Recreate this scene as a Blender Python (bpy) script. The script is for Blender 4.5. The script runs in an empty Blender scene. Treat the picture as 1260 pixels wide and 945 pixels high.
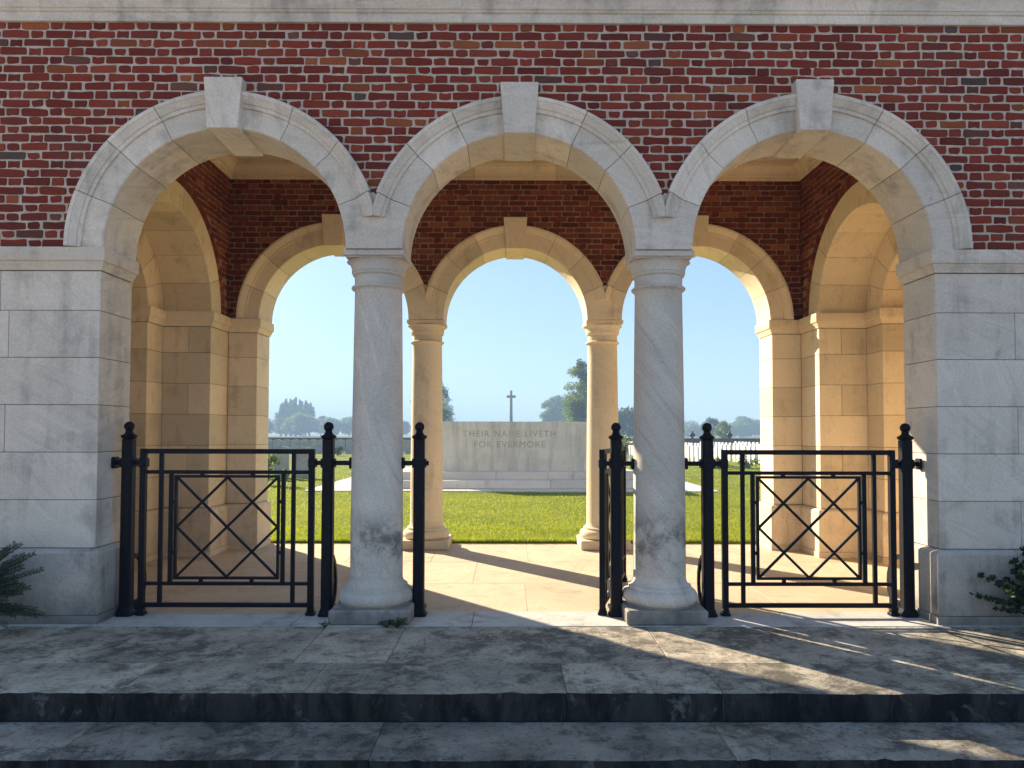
import bpy, bmesh, math, random
import numpy as np
from mathutils import Vector, Matrix
random.seed(7); RNG = np.random.default_rng(7)
R = math.radians
scene = bpy.context.scene
col = scene.collection

# ------------------------------------------------------------------ camera, sky, sun, exposure
cam_d = bpy.data.cameras.new('camera'); cam = bpy.data.objects.new('camera', cam_d); col.objects.link(cam)
PITCH, YAW, ROLL = 0.0304, 0.0042, -0.0021
fwd = Vector((math.sin(YAW)*math.cos(PITCH), math.cos(YAW)*math.cos(PITCH), math.sin(PITCH)))
rgt = Vector((math.cos(YAW), -math.sin(YAW), 0)); up = rgt.cross(fwd)
r2 = rgt*math.cos(ROLL) - up*math.sin(ROLL); u2 = rgt*math.sin(ROLL) + up*math.cos(ROLL)
mw = Matrix((r2, u2, -fwd)).transposed().to_4x4(); mw.translation = (-0.0745, -5.4143, 1.4436)
cam.matrix_world = mw
cam_d.sensor_width = 36; cam_d.lens = 871.36*36/1260; cam_d.shift_y = 33.25/1260
cam_d.clip_start = 0.05; cam_d.clip_end = 8000
scene.camera = cam

SUN_EL, SUN_AZ = R(26.5), R(41.6)           # azimuth measured from +Y towards -X
world = bpy.data.worlds.new('World'); scene.world = world; world.use_nodes = True
wn = world.node_tree; bg = wn.nodes['Background']
sky = wn.nodes.new('ShaderNodeTexSky'); sky.sky_type = 'NISHITA'; sky.sun_disc = False
sky.sun_elevation = SUN_EL; sky.sun_rotation = -SUN_AZ
sky.air_density = 0.75; sky.dust_density = 0.75; sky.ozone_density = 1.3; sky.altitude = 20
gm = wn.nodes.new('ShaderNodeGamma'); gm.inputs['Gamma'].default_value = 0.52
wn.links.new(sky.outputs['Color'], gm.inputs['Color']); tn = wn.nodes.new('ShaderNodeMix'); tn.data_type = 'RGBA'; tn.blend_type = 'MULTIPLY'; tn.inputs[0].default_value = 1.0; tn.inputs[7].default_value = (.515, .68, .92, 1)
wn.links.new(gm.outputs['Color'], tn.inputs[6]); wn.links.new(tn.outputs[2], bg.inputs['Color']); bg.inputs['Strength'].default_value = 0.15
sun_d = bpy.data.lights.new('sun', 'SUN'); sun_d.energy = 4.4; sun_d.angle = R(0.5); sun_d.color = (1.0, 0.86, 0.66)
sun = bpy.data.objects.new('sun', sun_d); col.objects.link(sun)
sdir = Vector((math.sin(SUN_AZ)*math.cos(SUN_EL), -math.cos(SUN_AZ)*math.cos(SUN_EL), -math.sin(SUN_EL)))
sun.rotation_euler = sdir.to_track_quat('-Z', 'Y').to_euler(); sun.location = (-20, 25, 15)
vs = scene.view_settings; vs.view_transform = 'Standard'; vs.look = 'None'; vs.gamma = 1; vs.exposure = 1.82
scene.cycles.max_bounces = 10; scene.cycles.diffuse_bounces = 6; scene.cycles.volume_bounces = 0
scene.cycles.use_denoising = True

# ------------------------------------------------------------------ dimensions (metres)
XC, RC, RS, ZS, D, T = 2.255, 0.8965, 0.926, 2.852, 3.386, 0.45
AX = 1.118; PJ = 3.21; RW = 0.27; ZCOR = 4.615; WX = 3.57; ZCEIL = 4.815; CH = 0.068
A_J = [6.5, 26.5, 47.5, 69.0, 90.0]
PI = math.pi

# ------------------------------------------------------------------ object helpers
def tag(o, label=None, cat=None, group=None, kind=None):
    for k, v in (('label', label), ('category', cat), ('group', group), ('kind', kind)):
        if v: o[k] = v
    return o
def thing(name, loc, label, cat, group=None, kind=None, rz=0):
    o = bpy.data.objects.new(name, None); o.empty_display_size = 0.2; col.objects.link(o)
    o.location = loc; o.rotation_euler = (0, 0, rz)
    return tag(o, label, cat, group, kind)
def kids(o): return [c for c in bpy.data.objects if c.parent == o]
def copy_tree(o, parent=None):
    c = o.copy(); col.objects.link(c)
    if parent: c.parent = parent
    for ch in list(o.children): copy_tree(ch, c)
    return c

class MB:
    """mesh accumulator"""
    def __init__(s): s.v = []; s.f = []
    def add(s, vs_, fs):
        b = len(s.v); s.v += [tuple(p) for p in vs_]; s.f += [tuple(i+b for i in f) for f in fs]; return s
    def box(s, x0, x1, y0, y1, z0, z1, ch=0.0):
        x0, x1 = min(x0, x1), max(x0, x1); y0, y1 = min(y0, y1), max(y0, y1); z0, z1 = min(z0, z1), max(z0, z1)
        if ch <= 0:
            return s.add([(x0,y0,z0),(x1,y0,z0),(x1,y1,z0),(x0,y1,z0),(x0,y0,z1),(x1,y0,z1),(x1,y1,z1),(x0,y1,z1)],
                         [(0,3,2,1),(4,5,6,7),(0,1,5,4),(1,2,6,5),(2,3,7,6),(3,0,4,7)])
        bm = bmesh.new(); bmesh.ops.create_cube(bm, size=1)
        for v in bm.verts:
            v.co = Vector((x0+(v.co.x+.5)*(x1-x0), y0+(v.co.y+.5)*(y1-y0), z0+(v.co.z+.5)*(z1-z0)))
        bmesh.ops.bevel(bm, geom=bm.edges[:], offset=ch, segments=1, affect='EDGES', profile=0.5)
        s.bm(bm); return s
    def bm(s, bm):
        bm.verts.index_update(); s.add([v.co[:] for v in bm.verts], [[v.index for v in f.verts] for f in bm.faces]); bm.free()
    def bar(s, p, q, w, h=None, upv=(0,0,1)):
        h = h or w; p = Vector(p); q = Vector(q); d = (q-p).normalized(); u = Vector(upv)
        if abs(d.dot(u)) > .95: u = Vector((0,1,0))
        a = d.cross(u).normalized(); b = a.cross(d)
        vs_ = [c + a*(w/2*i) + b*(h/2*j) for c in (p, q) for i, j in ((-1,-1),(1,-1),(1,1),(-1,1))]
        return s.add(vs_, [(0,1,2,3),(7,6,5,4),(0,4,5,1),(1,5,6,2),(2,6,7,3),(3,7,4,0)])
    def lathe(s, prof, n=32, c=(0,0,0)):
        vs_ = []; fs = []
        for (r, z) in prof:
            for k in range(n):
                a = 2*PI*k/n; vs_.append((c[0]+r*math.cos(a), c[1]+r*math.sin(a), c[2]+z))
        for i in range(len(prof)-1):
            for k in range(n):
                k2 = (k+1) % n; fs.append((i*n+k, i*n+k2, (i+1)*n+k2, (i+1)*n+k))
        fs.append(tuple(range(n-1, -1, -1))); fs.append(tuple((len(prof)-1)*n+k for k in range(n)))
        return s.add(vs_, fs)
    def tube(s, path, r, n=6):
        path = [Vector(p) for p in path]; rr = r if isinstance(r, (list, tuple)) else [r]*len(path)
        vs_ = []; fs = []
        for i, p in enumerate(path):
            d = (path[min(i+1, len(path)-1)] - path[max(i-1, 0)]).normalized()
            u = Vector((0,0,1)) if abs(d.z) < .9 else Vector((1,0,0))
            a = d.cross(u).normalized(); b = d.cross(a)
            for k in range(n):
                t = 2*PI*k/n; vs_.append(p + (a*math.cos(t)+b*math.sin(t))*rr[i])
        for i in range(len(path)-1):
            for k in range(n):
                fs.append((i*n+k, i*n+(k+1) % n, (i+1)*n+(k+1) % n, (i+1)*n+k))
        fs.append(tuple(range(n))); fs.append(tuple((len(path)-1)*n+k for k in range(n-1, -1, -1)))
        return s.add(vs_, fs)
    def prism(s, poly, fn0, fn1):
        """poly 2D; fn0/fn1 map a 2D point to the two end caps"""
        n = len(poly); vs_ = [fn0(p) for p in poly] + [fn1(p) for p in poly]
        fs = [tuple(range(n-1, -1, -1)), tuple(range(n, 2*n))] + [(i, (i+1) % n, n+(i+1) % n, n+i) for i in range(n)]
        return s.add(vs_, fs)
    def build(s, name, mat, parent=None, smooth=30, origin=None, fix=True):
        me = bpy.data.meshes.new(name)
        off = Vector(origin) if origin is not None else (parent_world(parent) if parent else Vector((0,0,0)))
        base = parent_world(parent) if parent else Vector((0,0,0))
        o3 = off
        me.from_pydata([(v[0]-o3.x, v[1]-o3.y, v[2]-o3.z) for v in s.v], [], s.f)
        if fix:
            bm = bmesh.new(); bm.from_mesh(me)
            ng = [f for f in bm.faces if len(f.verts) > 4]
            if ng: bmesh.ops.triangulate(bm, faces=ng, ngon_method='EAR_CLIP')
            bmesh.ops.recalc_face_normals(bm, faces=bm.faces[:]); bm.to_mesh(me); bm.free()
        if smooth:
            me.shade_smooth(); me.set_sharp_from_angle(angle=R(smooth))
        me.materials.append(mat)
        o = bpy.data.objects.new(name, me); col.objects.link(o)
        if parent: o.parent = parent
        o.location = off - base if (origin is not None and parent) else (off if origin is not None else (0,0,0))
        return o
def parent_world(p):
    v = Vector((0,0,0))
    while p: v = v + p.location; p = p.parent
    return v

def ring(prof, a0, a1, n, mp):
    """sweep the closed section prof [(r,t)] from angle a0 to a1 (degrees off vertical)"""
    m = MB(); k = len(prof); vs_ = []; fs = []
    for i in range(n+1):
        a = R(a0+(a1-a0)*i/n)
        for (r, t) in prof: vs_.append(mp(r, t, a))
    for i in range(n):
        for j in range(k): fs.append((i*k+j, i*k+(j+1) % k, (i+1)*k+(j+1) % k, (i+1)*k+j))
    fs.append(tuple(range(k-1, -1, -1))); fs.append(tuple(n*k+j for j in range(k)))
    return m.add(vs_, fs)

def mould(path, prof, joints=None, step=None, gap=.003, closed=False, segs=None):
    """prof [(out,z)] closed; path 2D, outward on its right. returns list of MB pieces"""
    P = [Vector(p) for p in path]; n = len(P); out = []
    ns = n if closed else n-1
    def nrm(i):
        d = (P[(i+1) % n]-P[i]).normalized(); return Vector((d.y, -d.x))
    def miter(i):
        if not closed and (i == 0): return nrm(0)
        if not closed and i == n-1: return nrm(n-2)
        a, b = nrm((i-1) % n), nrm(i % ns if closed else i); m = a+b
        return m/(m.dot(a)) if m.length > 1e-6 else a
    for i in range(ns):
        if segs is not None and i not in segs: continue
        a, b = P[i], P[(i+1) % n]; L = (b-a).length; d = (b-a)/L; nn = nrm(i)
        ma, mb_ = miter(i), miter((i+1) % n)
        cuts = [0.0]
        if step:
            k = max(1, round(L/step)); cuts += [L*j/k for j in range(1, k)]
        cuts.append(L)
        for j in range(len(cuts)-1):
            s0, s1 = cuts[j], cuts[j+1]
            def at(q, s, first, last):
                o, z = q
                if first: p = a + ma*o
                elif last: p = b + mb_*o
                else: p = a + d*s + nn*o
                return (p.x, p.y, z)
            f, l = j == 0, j == len(cuts)-2
            m = MB(); m.prism(prof, lambda q: at(q, s0+gap, f, False), lambda q: at(q, s1-gap, False, l)); out.append(m)
    return out

# ------------------------------------------------------------------ materials
class NT:
    def __init__(s, name):
        s.m = bpy.data.materials.new(name); s.m.use_nodes = True; s.t = s.m.node_tree
        s.b = s.t.nodes['Principled BSDF']
    def n(s, typ, ins=None, **pr):
        nd = s.t.nodes.new('ShaderNode'+typ)
        for k, v in pr.items(): setattr(nd, k, v)
        for k, v in (ins or {}).items(): s.set(nd.inputs[k], v)
        return nd
    def set(s, sock, v):
        if hasattr(v, 'outputs'): v = v.outputs[0]
        if isinstance(v, bpy.types.NodeSocket): s.t.links.new(v, sock)
        else:
            if isinstance(v, (tuple, list)) and len(v) == 3 and sock.type == 'RGBA': v = (*v, 1)
            sock.default_value = v
    def pos(s, spread=0.0, src='pos'):
        g = s.n('NewGeometry').outputs['Position'] if src == 'pos' else s.n('TexCoord').outputs['Object']
        if spread:
            r = s.n('ObjectInfo').outputs['Random']
            v = s.n('VectorMath', {0: (spread, spread*.7, spread*1.3), 'Scale': r}, operation='SCALE')
            g = s.n('VectorMath', {0: g, 1: v.outputs[0]}, operation='ADD').outputs[0]
        return g
    def noise(s, vec, scale, detail=5, rough=.55, dist=0, mapping=None):
        if mapping:
            vec = s.n('Mapping', {'Vector': vec, 'Rotation': mapping[0], 'Scale': tuple(1/q for q in mapping[1])}, vector_type='TEXTURE').outputs[0]
        return s.n('TexNoise', {'Vector': vec, 'Scale': scale, 'Detail': detail, 'Roughness': rough, 'Distortion': dist}).outputs['Fac']
    def ramp(s, fac, lo, hi, a=0.0, b=1.0):
        return s.n('MapRange', {'Value': fac, 'From Min': lo, 'From Max': hi, 'To Min': a, 'To Max': b}, interpolation_type='SMOOTHSTEP').outputs[0]
    def mix(s, fac, a, b, mode='MIX'):
        nd = s.n('Mix', data_type='RGBA', blend_type=mode)
        s.set(nd.inputs[0], fac); s.set(nd.inputs[6], a); s.set(nd.inputs[7], b); return nd.outputs[2]
    def math(s, op, a, b=0.0):
        return s.n('Math', {0: a, 1: b}, operation=op).outputs[0]
    def fin(s, colr, rough=.85, bump=None, bs=.2, bd=.01, spec=.3):
        s.set(s.b.inputs['Base Color'], colr); s.set(s.b.inputs['Roughness'], rough)
        s.b.inputs['Specular IOR Level'].default_value = spec
        if bump is not None:
            bn = s.n('Bump', {'Height': bump, 'Strength': bs, 'Distance': bd}); s.set(s.b.inputs['Normal'], bn.outputs[0])
        return s.m

def stone_mat(name, light, dark, vein=(.62,.6,.57), veins=.25, stain=(.1,.09,.08), grime=.0, var=.12, bump=.25, scale=1.0, tide=False, glo=.52, ghi=.72, low=None, rough=.85, diag=None):
    k = NT(name); P = k.pos(13.0); W = k.pos()
    n1 = k.noise(P, 1.6*scale, 7, .6, .4)
    c = k.mix(k.ramp(n1, .34, .68), dark, light)
    ro_ = k.n('ObjectInfo').outputs['Random']
    rv3 = k.n('CombineXYZ', {0: .35, 1: k.ramp(ro_, 0, 1, -.15, 1.15) if diag is None else k.ramp(ro_, 0, 1, diag-.25, diag+.25), 2: .15}).outputs[0]
    n2 = k.noise(P, 1.0, 6, .6, .6, mapping=(rv3, (1.6, 1.6, 13)))
    c = k.mix(k.math('MULTIPLY', k.ramp(n2, .5, .72), veins), c, vein)
    n2b = k.noise(P, 1.0, 5, .6, .5, mapping=(rv3, (1.2, 1.2, 19)))
    c = k.mix(k.math('MULTIPLY', k.ramp(n2b, .52, .75), veins*.9), c, tuple(x*.55 for x in dark))
    fine = k.noise(P, 70, 4, .7)
    c = k.mix(.35, c, k.mix(k.ramp(fine, .3, .7), tuple(x*.75 for x in dark), tuple(min(1, x*1.12) for x in light)))
    pit = k.noise(P, 34, 6, .8)
    c = k.mix(k.math('MULTIPLY', k.ramp(pit, .59, .70), .6), c, tuple(x*.45 for x in dark))
    if grime:
        g = k.noise(P, 2.6, 9, .68, .5)
        g2 = k.noise(W, 1.0, 6, .6, .3, mapping=((0, 0, 0), (7, 7, .7)))
        gg = k.math('MULTIPLY', k.ramp(k.math('ADD', k.math('MULTIPLY', g, .58), k.math('MULTIPLY', g2, .42)), glo, ghi), grime)
        c = k.mix(gg, c, stain)
    if low:                                   # rising damp stain with a ragged edge
        z = k.n('SeparateXYZ', {0: W}).outputs[2]
        gz = k.noise(P, 3.2, 8, .7, .6)
        e = k.math('ADD', z, k.math('MULTIPLY', k.math('SUBTRACT', gz, .5), low[2]))
        c = k.mix(k.math('MULTIPLY', k.ramp(e, low[1], low[0]), low[3]), c, stain)
    if tide:
        z = k.n('SeparateXYZ', {0: W}).outputs[2]
        gz = k.noise(P, 5, 8, .7, .15)
        e = k.math('ADD', z, k.math('MULTIPLY', k.math('SUBTRACT', gz, .5), .5))
        band = k.math('MULTIPLY', k.ramp(e, .36, .62), k.ramp(e, .92, .70))
        c = k.mix(k.math('MULTIPLY', k.math('MULTIPLY', band, k.ramp(gz, .42, .62)), .75), c, stain)
    rv = k.n('ObjectInfo').outputs['Random']
    c = k.mix(1.0, c, k.n('CombineColor', {0: k.ramp(rv, 0, 1, 1-var, 1+var*.4), 1: k.ramp(rv, 0, 1, 1-var, 1+var*.35), 2: k.ramp(rv, 0, 1, 1-var*1.1, 1+var*.3)}).outputs[0], 'MULTIPLY')
    hb = k.math('ADD', k.math('MULTIPLY', fine, .35), k.noise(P, 9, 6, .65))
    return k.fin(c, rough, hb, bump, .012)

def slab_mat(name, light, dark, black):
    k = NT(name); P = k.pos(13.0)
    n = k.noise(P, 2.2, 9, .72, .2)
    c = k.mix(k.ramp(n, .36, .64), dark, light)
    st_ = k.noise(P, 1.0, 8, .72, .8, mapping=((0, 0, .35), (2.2, 9, 4)))
    c = k.mix(k.math('MULTIPLY', k.ramp(st_, .52, .70), .45), c, black)
    pt = k.noise(P, 5.5, 9, .78, .3); pt2 = k.noise(k.pos(), .9, 4, .6)
    c = k.mix(k.math('MULTIPLY', k.ramp(k.math('ADD', k.math('MULTIPLY', pt, .65), k.math('MULTIPLY', pt2, .35)), .47, .58), .78), c, black)
    st2_ = k.noise(P, 4.5, 9, .78, .5)
    c = k.mix(k.math('MULTIPLY', k.ramp(st2_, .55, .7), .4), c, tuple(min(1, x*1.25) for x in light))
    sp = k.noise(P, 38, 5, .75)
    c = k.mix(k.math('MULTIPLY', k.ramp(sp, .55, .66), .8), c, black)
    sp2 = k.noise(P, 120, 3, .7)
    c = k.mix(k.math('MULTIPLY', k.ramp(sp2, .5, .75), .4), c, dark)
    vo = k.n('TexVoronoi', {'Vector': P, 'Scale': 2.3, 'Randomness': 1.0}, feature='DISTANCE_TO_EDGE').outputs['Distance']
    wob = k.math('ADD', vo, k.math('MULTIPLY', k.math('SUBTRACT', n, .5), .12))
    c = k.mix(k.math('MULTIPLY', k.math('MULTIPLY', k.ramp(wob, .012, .0), k.ramp(st_, .45, .6)), .6), c, black)
    rv = k.n('ObjectInfo').outputs['Random']; v = k.ramp(rv, 0, 1, .86, 1.08)
    c = k.mix(1.0, c, k.n('CombineColor', {0: v, 1: v, 2: v}).outputs[0], 'MULTIPLY')
    return k.fin(c, .9, k.math('ADD', k.math('MULTIPLY', sp, .5), k.math('ADD', st_, k.math('MULTIPLY', sp2, .3))), .6, .012, .25)
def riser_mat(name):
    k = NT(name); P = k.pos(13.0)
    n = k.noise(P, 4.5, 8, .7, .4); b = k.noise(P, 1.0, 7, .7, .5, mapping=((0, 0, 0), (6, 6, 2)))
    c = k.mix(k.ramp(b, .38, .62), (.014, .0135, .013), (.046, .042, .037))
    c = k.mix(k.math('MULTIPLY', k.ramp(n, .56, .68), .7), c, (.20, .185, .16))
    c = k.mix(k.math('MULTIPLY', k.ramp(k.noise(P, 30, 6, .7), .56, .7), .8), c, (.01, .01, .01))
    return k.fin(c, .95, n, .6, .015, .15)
def brick_mat(name, cols, island=False, rough=.9, dirt=(.09,.06,.05)):
    k = NT(name); W = k.pos()
    rv = k.n('NewGeometry').outputs['Random Per Island'] if island else k.n('ObjectInfo').outputs['Random']
    cr = k.n('ValToRGB', {0: rv}); el = cr.color_ramp.elements; cr.color_ramp.interpolation = 'CONSTANT'
    while len(el) < len(cols): el.new(.5)
    acc = 0
    for e, (w, c) in zip(el, cols): e.position = acc; e.color = (*c, 1); acc += w
    v = k.n('VectorMath', {0: (31., 17., 23.), 'Scale': rv}, operation='SCALE')
    P = k.n('VectorMath', {0: W, 1: v.outputs[0]}, operation='ADD').outputs[0]
    n1 = k.noise(P, 14, 6, .65); n2 = k.noise(P, 90, 4, .7); n3 = k.noise(W, 1.3, 5, .6)
    c = k.mix(k.math('MULTIPLY', k.ramp(n1, .45, .75), .38), cr.outputs[0], dirt)
    c = k.mix(k.math('MULTIPLY', k.ramp(n2, .55, .75), .3), c, (.36, .2, .15))
    c = k.mix(k.math('MULTIPLY', k.ramp(n3, .5, .75), .35), c, dirt)
    w2 = k.n('TexWhiteNoise', {'W': k.math('MULTIPLY', rv, 913.7)}, noise_dimensions='1D').outputs[0]
    c = k.mix(1.0, c, k.n('CombineColor', {0: k.ramp(w2, 0, 1, .80, 1.2), 1: k.ramp(w2, 0, 1, .80, 1.2), 2: k.ramp(w2, 0, 1, .80, 1.15)}).outputs[0], 'MULTIPLY')
    return k.fin(c, rough, k.math('ADD', n1, k.math('MULTIPLY', n2, .5)), .45, .01, .2)

def plain_mat(name, a, b, sc=8, rough=.85, bump=.2, spec=.3, metal=0):
    k = NT(name); W = k.pos(5.0); n = k.noise(W, sc, 6, .65)
    k.b.inputs['Metallic'].default_value = metal
    return k.fin(k.mix(k.ramp(n, .35, .68), a, b), rough, k.noise(W, sc*6, 4, .7), bump, .008, spec)

FRONT_RED = [(.62, (.190, .030, .016)), (.18, (.225, .042, .019)), (.11, (.145, .025, .016)), (.05, (.26, .070, .025)), (.03, (.13, .050, .034)), (.01, (.08, .050, .042))]
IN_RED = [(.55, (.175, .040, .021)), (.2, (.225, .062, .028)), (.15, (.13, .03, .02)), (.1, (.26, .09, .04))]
M = {}
M['brick'] = brick_mat('weathered red brick', FRONT_RED)
M['brick_mass'] = brick_mat('weathered red brick courses', FRONT_RED, True)
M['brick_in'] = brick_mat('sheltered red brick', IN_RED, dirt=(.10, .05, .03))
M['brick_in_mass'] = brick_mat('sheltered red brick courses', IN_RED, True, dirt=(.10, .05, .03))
M['mortar'] = plain_mat('pale lime mortar', (.43, .35, .27), (.55, .46, .365), 20, .95, .5)
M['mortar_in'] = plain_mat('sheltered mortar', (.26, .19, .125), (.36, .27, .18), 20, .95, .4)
M['joint'] = plain_mat('dark stone joint', (.10, .085, .065), (.16, .13, .1), 20, .95, .2)
M['stone'] = stone_mat('weathered limestone', (.745, .655, .535), (.61, .53, .43), (.82, .745, .63), .55, (.26, .235, .20), .6, glo=.49, ghi=.66, bump=.4)
M['plinth'] = stone_mat('damp stained limestone', (.56, .505, .425), (.40, .36, .30), (.62, .57, .49), .3, (.10, .092, .08), .7, glo=.48, ghi=.66, low=(-.08, .34, .6, .75))
M['column'] = stone_mat('veined limestone column', (.70, .625, .515), (.53, .47, .39), (.80, .73, .62), .75, (.09, .08, .07), .3, tide=True, glo=.54, ghi=.72, diag=1.0)
M['capital'] = stone_mat('limestone capital', (.65, .58, .485), (.51, .45, .375), (.72, .66, .57), .2, (.17, .14, .11), .5)
M['warm'] = stone_mat('bounce lit cream limestone', (.82, .69, .49), (.75, .62, .425), (.85, .73, .54), .3, (.34, .25, .15), .5, bump=.25, glo=.51, ghi=.68, var=.17)  # same limestone, yellowed and lightened to carry the interior's warm bounce light
M['warm_plinth'] = stone_mat('bounce lit plinth limestone', (.76, .63, .45), (.62, .50, .35), (.78, .66, .48), .2, (.26, .19, .12), .55, glo=.5, ghi=.68)  # plinth version, bounce warmth likewise put into the colour
M['floor'] = stone_mat('cream floor slab', (.62, .495, .335), (.51, .40, .265), (.66, .545, .38), .4, (.30, .235, .16), .6, var=.06, glo=.5, ghi=.68)
M['thresh'] = stone_mat('pale worn threshold', (.60, .56, .49), (.46, .43, .375), (.68, .65, .58), .3, (.2, .18, .15), .6, var=.06, glo=.48, ghi=.64)
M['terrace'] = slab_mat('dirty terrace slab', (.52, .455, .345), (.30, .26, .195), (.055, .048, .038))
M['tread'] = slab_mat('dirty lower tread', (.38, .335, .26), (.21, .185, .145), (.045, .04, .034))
M['riser'] = riser_mat('black stained riser')
M['ceiling'] = plain_mat('ceiling plaster', (.60, .52, .39), (.66, .57, .43), 2, .95, .1)
M['iron'] = plain_mat('black painted iron', (.004, .004, .006), (.008, .008, .011), 25, .5, .12, .18)
k = NT('pale memorial stone'); P = k.pos()
mc = k.mix(k.ramp(k.noise(P, 2.5, 7, .65), .35, .65), (.62, .57, .49), (.71, .66, .58))
z_ = k.n('SeparateXYZ', {0: P}).outputs[2]
stv = k.noise(P, 1.0, 6, .6, .2, mapping=((0, 0, 0), (5.5, 5.5, .35)))
mc = k.mix(k.math('MULTIPLY', k.ramp(stv, .46, .66), .42), mc, (.34, .31, .26))
mc = k.mix(k.math('MULTIPLY', k.ramp(k.noise(P, 1.0, 6, .65, .2, mapping=((0, 0, 0), (16, 16, .8))), .5, .7), .35), mc, (.70, .66, .6))
M['memorial'] = k.fin(mc, .85, k.noise(P, 40, 5, .7), .12, .01)
M['memorial_step'] = stone_mat('memorial step stone', (.76, .71, .64), (.66, .61, .54), (.8, .76, .69), .1, (.25, .22, .18), .5, bump=.1)
M['letter'] = plain_mat('shadowed cut lettering', (.34, .305, .255), (.47, .43, .365), 4, .95, .1)
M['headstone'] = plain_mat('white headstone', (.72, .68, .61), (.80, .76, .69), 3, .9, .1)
M['headstone_shaded'] = plain_mat('shade greyed headstone', (.30, .285, .26), (.42, .40, .365), 3, .9, .1)  # darker copy of the white headstone, shade put into its colour
M['wall_far'] = plain_mat('dark boundary wall', (.07, .055, .045), (.12, .09, .075), 2, .9, .1)
M['cross'] = plain_mat('grey cross stone', (.36, .34, .31), (.46, .43, .39), 2, .9, .1)
M['soil'] = plain_mat('dark soil', (.03, .024, .018), (.07, .055, .04), 12, .95, .8)
M['gravel'] = plain_mat('pale gravel ground', (.42, .37, .31), (.52, .46, .39), 30, .95, .6)
M['bark'] = plain_mat('bark', (.06, .045, .032), (.11, .085, .06), 6, .95, .6)
M['twig'] = plain_mat('dry twig', (.13, .09, .05), (.24, .18, .11), 20, .9, .2)
M['white_petal'] = plain_mat('white petals', (.7, .68, .62), (.8, .78, .72), 10, .8, 0)
M['yellow_petal'] = plain_mat('yellow petals', (.62, .46, .06), (.7, .55, .1), 10, .8, 0)
M['roof'] = plain_mat('roof tile', (.16, .07, .045), (.22, .1, .065), 3, .9, .2)

def leaf_mat(name, cols, trans=.35, rough=.55):
    k = NT(name); rv = k.n('NewGeometry').outputs['Random Per Island']
    cr = k.n('ValToRGB', {0: rv}); el = cr.color_ramp.elements
    while len(el) < len(cols): el.new(.5)
    for i, c in enumerate(cols): el[i].position = i/(len(cols)-1); el[i].color = (*c, 1)
    n = k.noise(k.pos(), .6, 3, .6)
    c = k.mix(k.math('MULTIPLY', k.ramp(n, .4, .7), .4), cr.outputs[0], cols[0])
    k.fin(c, rough, spec=.3)
    tr = k.n('BsdfTranslucent', {'Color': k.mix(1.0, c, (1.5, 1.6, .7), 'MULTIPLY')})
    mx = k.n('MixShader', {0: trans, 1: k.b.outputs[0], 2: tr.outputs[0]})
    k.set(k.t.nodes['Material Output'].inputs[0], mx.outputs[0]); return k.m
M['grass'] = leaf_mat('grass blades', [(.10, .14, .008), (.21, .25, .014), (.32, .33, .03), (.40, .36, .09)], .5)
M['leaf'] = leaf_mat('green leaves', [(.045, .075, .018), (.085, .13, .03), (.13, .175, .05)], .6)
M['leaf_dark'] = leaf_mat('dark leaves', [(.02, .042, .016), (.036, .066, .024), (.055, .09, .032)], .4)
M['leaf_yew'] = leaf_mat('yew needles', [(.012, .03, .014), (.02, .045, .018), (.03, .06, .022)], .15)
M['leaf_bright'] = leaf_mat('yellow green leaves', [(.07, .11, .015), (.14, .19, .03), (.2, .24, .04)])
k = NT('lawn turf'); W = k.pos()
lc = k.mix(k.ramp(k.noise(W, .5, 6, .6), .35, .68), (.165, .20, .012), (.26, .28, .026))
lc = k.mix(k.math('MULTIPLY', k.ramp(k.noise(W, 3, 8, .7), .5, .72), .5), lc, (.15, .18, .04))
lc = k.mix(k.math('MULTIPLY', k.ramp(k.noise(W, 30, 5, .7), .4, .7), .45), lc, (.04, .08, .01))
M['lawn'] = k.fin(lc, .9, k.noise(W, 60, 5, .75), .9, .05, .1)
k = NT('far fields'); W = k.pos()
M['field'] = k.fin(k.mix(k.ramp(k.noise(W, .02, 4, .6), .4, .62), (.07, .11, .03), (.14, .15, .05)), .95)

# ------------------------------------------------------------------ setting: ground, lawn, floor
def struct(m, name, mat, **kw):
    o = m.build(name, mat, **kw); o['kind'] = 'structure'; return o
m = MB(); m.add([(-1500,-400,-.62),(1500,-400,-.62),(1500,3.9,-.62),(-1500,3.9,-.62)], [(0,1,2,3)]); struct(m, 'ground', M['gravel'])
m = MB(); m.box(-70, 70, 3.862, 50.0, -.7, .022); struct(m, 'lawn', M['lawn'], smooth=0)
m = MB(); m.add([(-1500,3.9,-.05),(1500,3.9,-.05),(1500,1500,-.05),(-1500,1500,-.05)], [(0,1,2,3)]); struct(m, 'field', M['field'])

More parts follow.
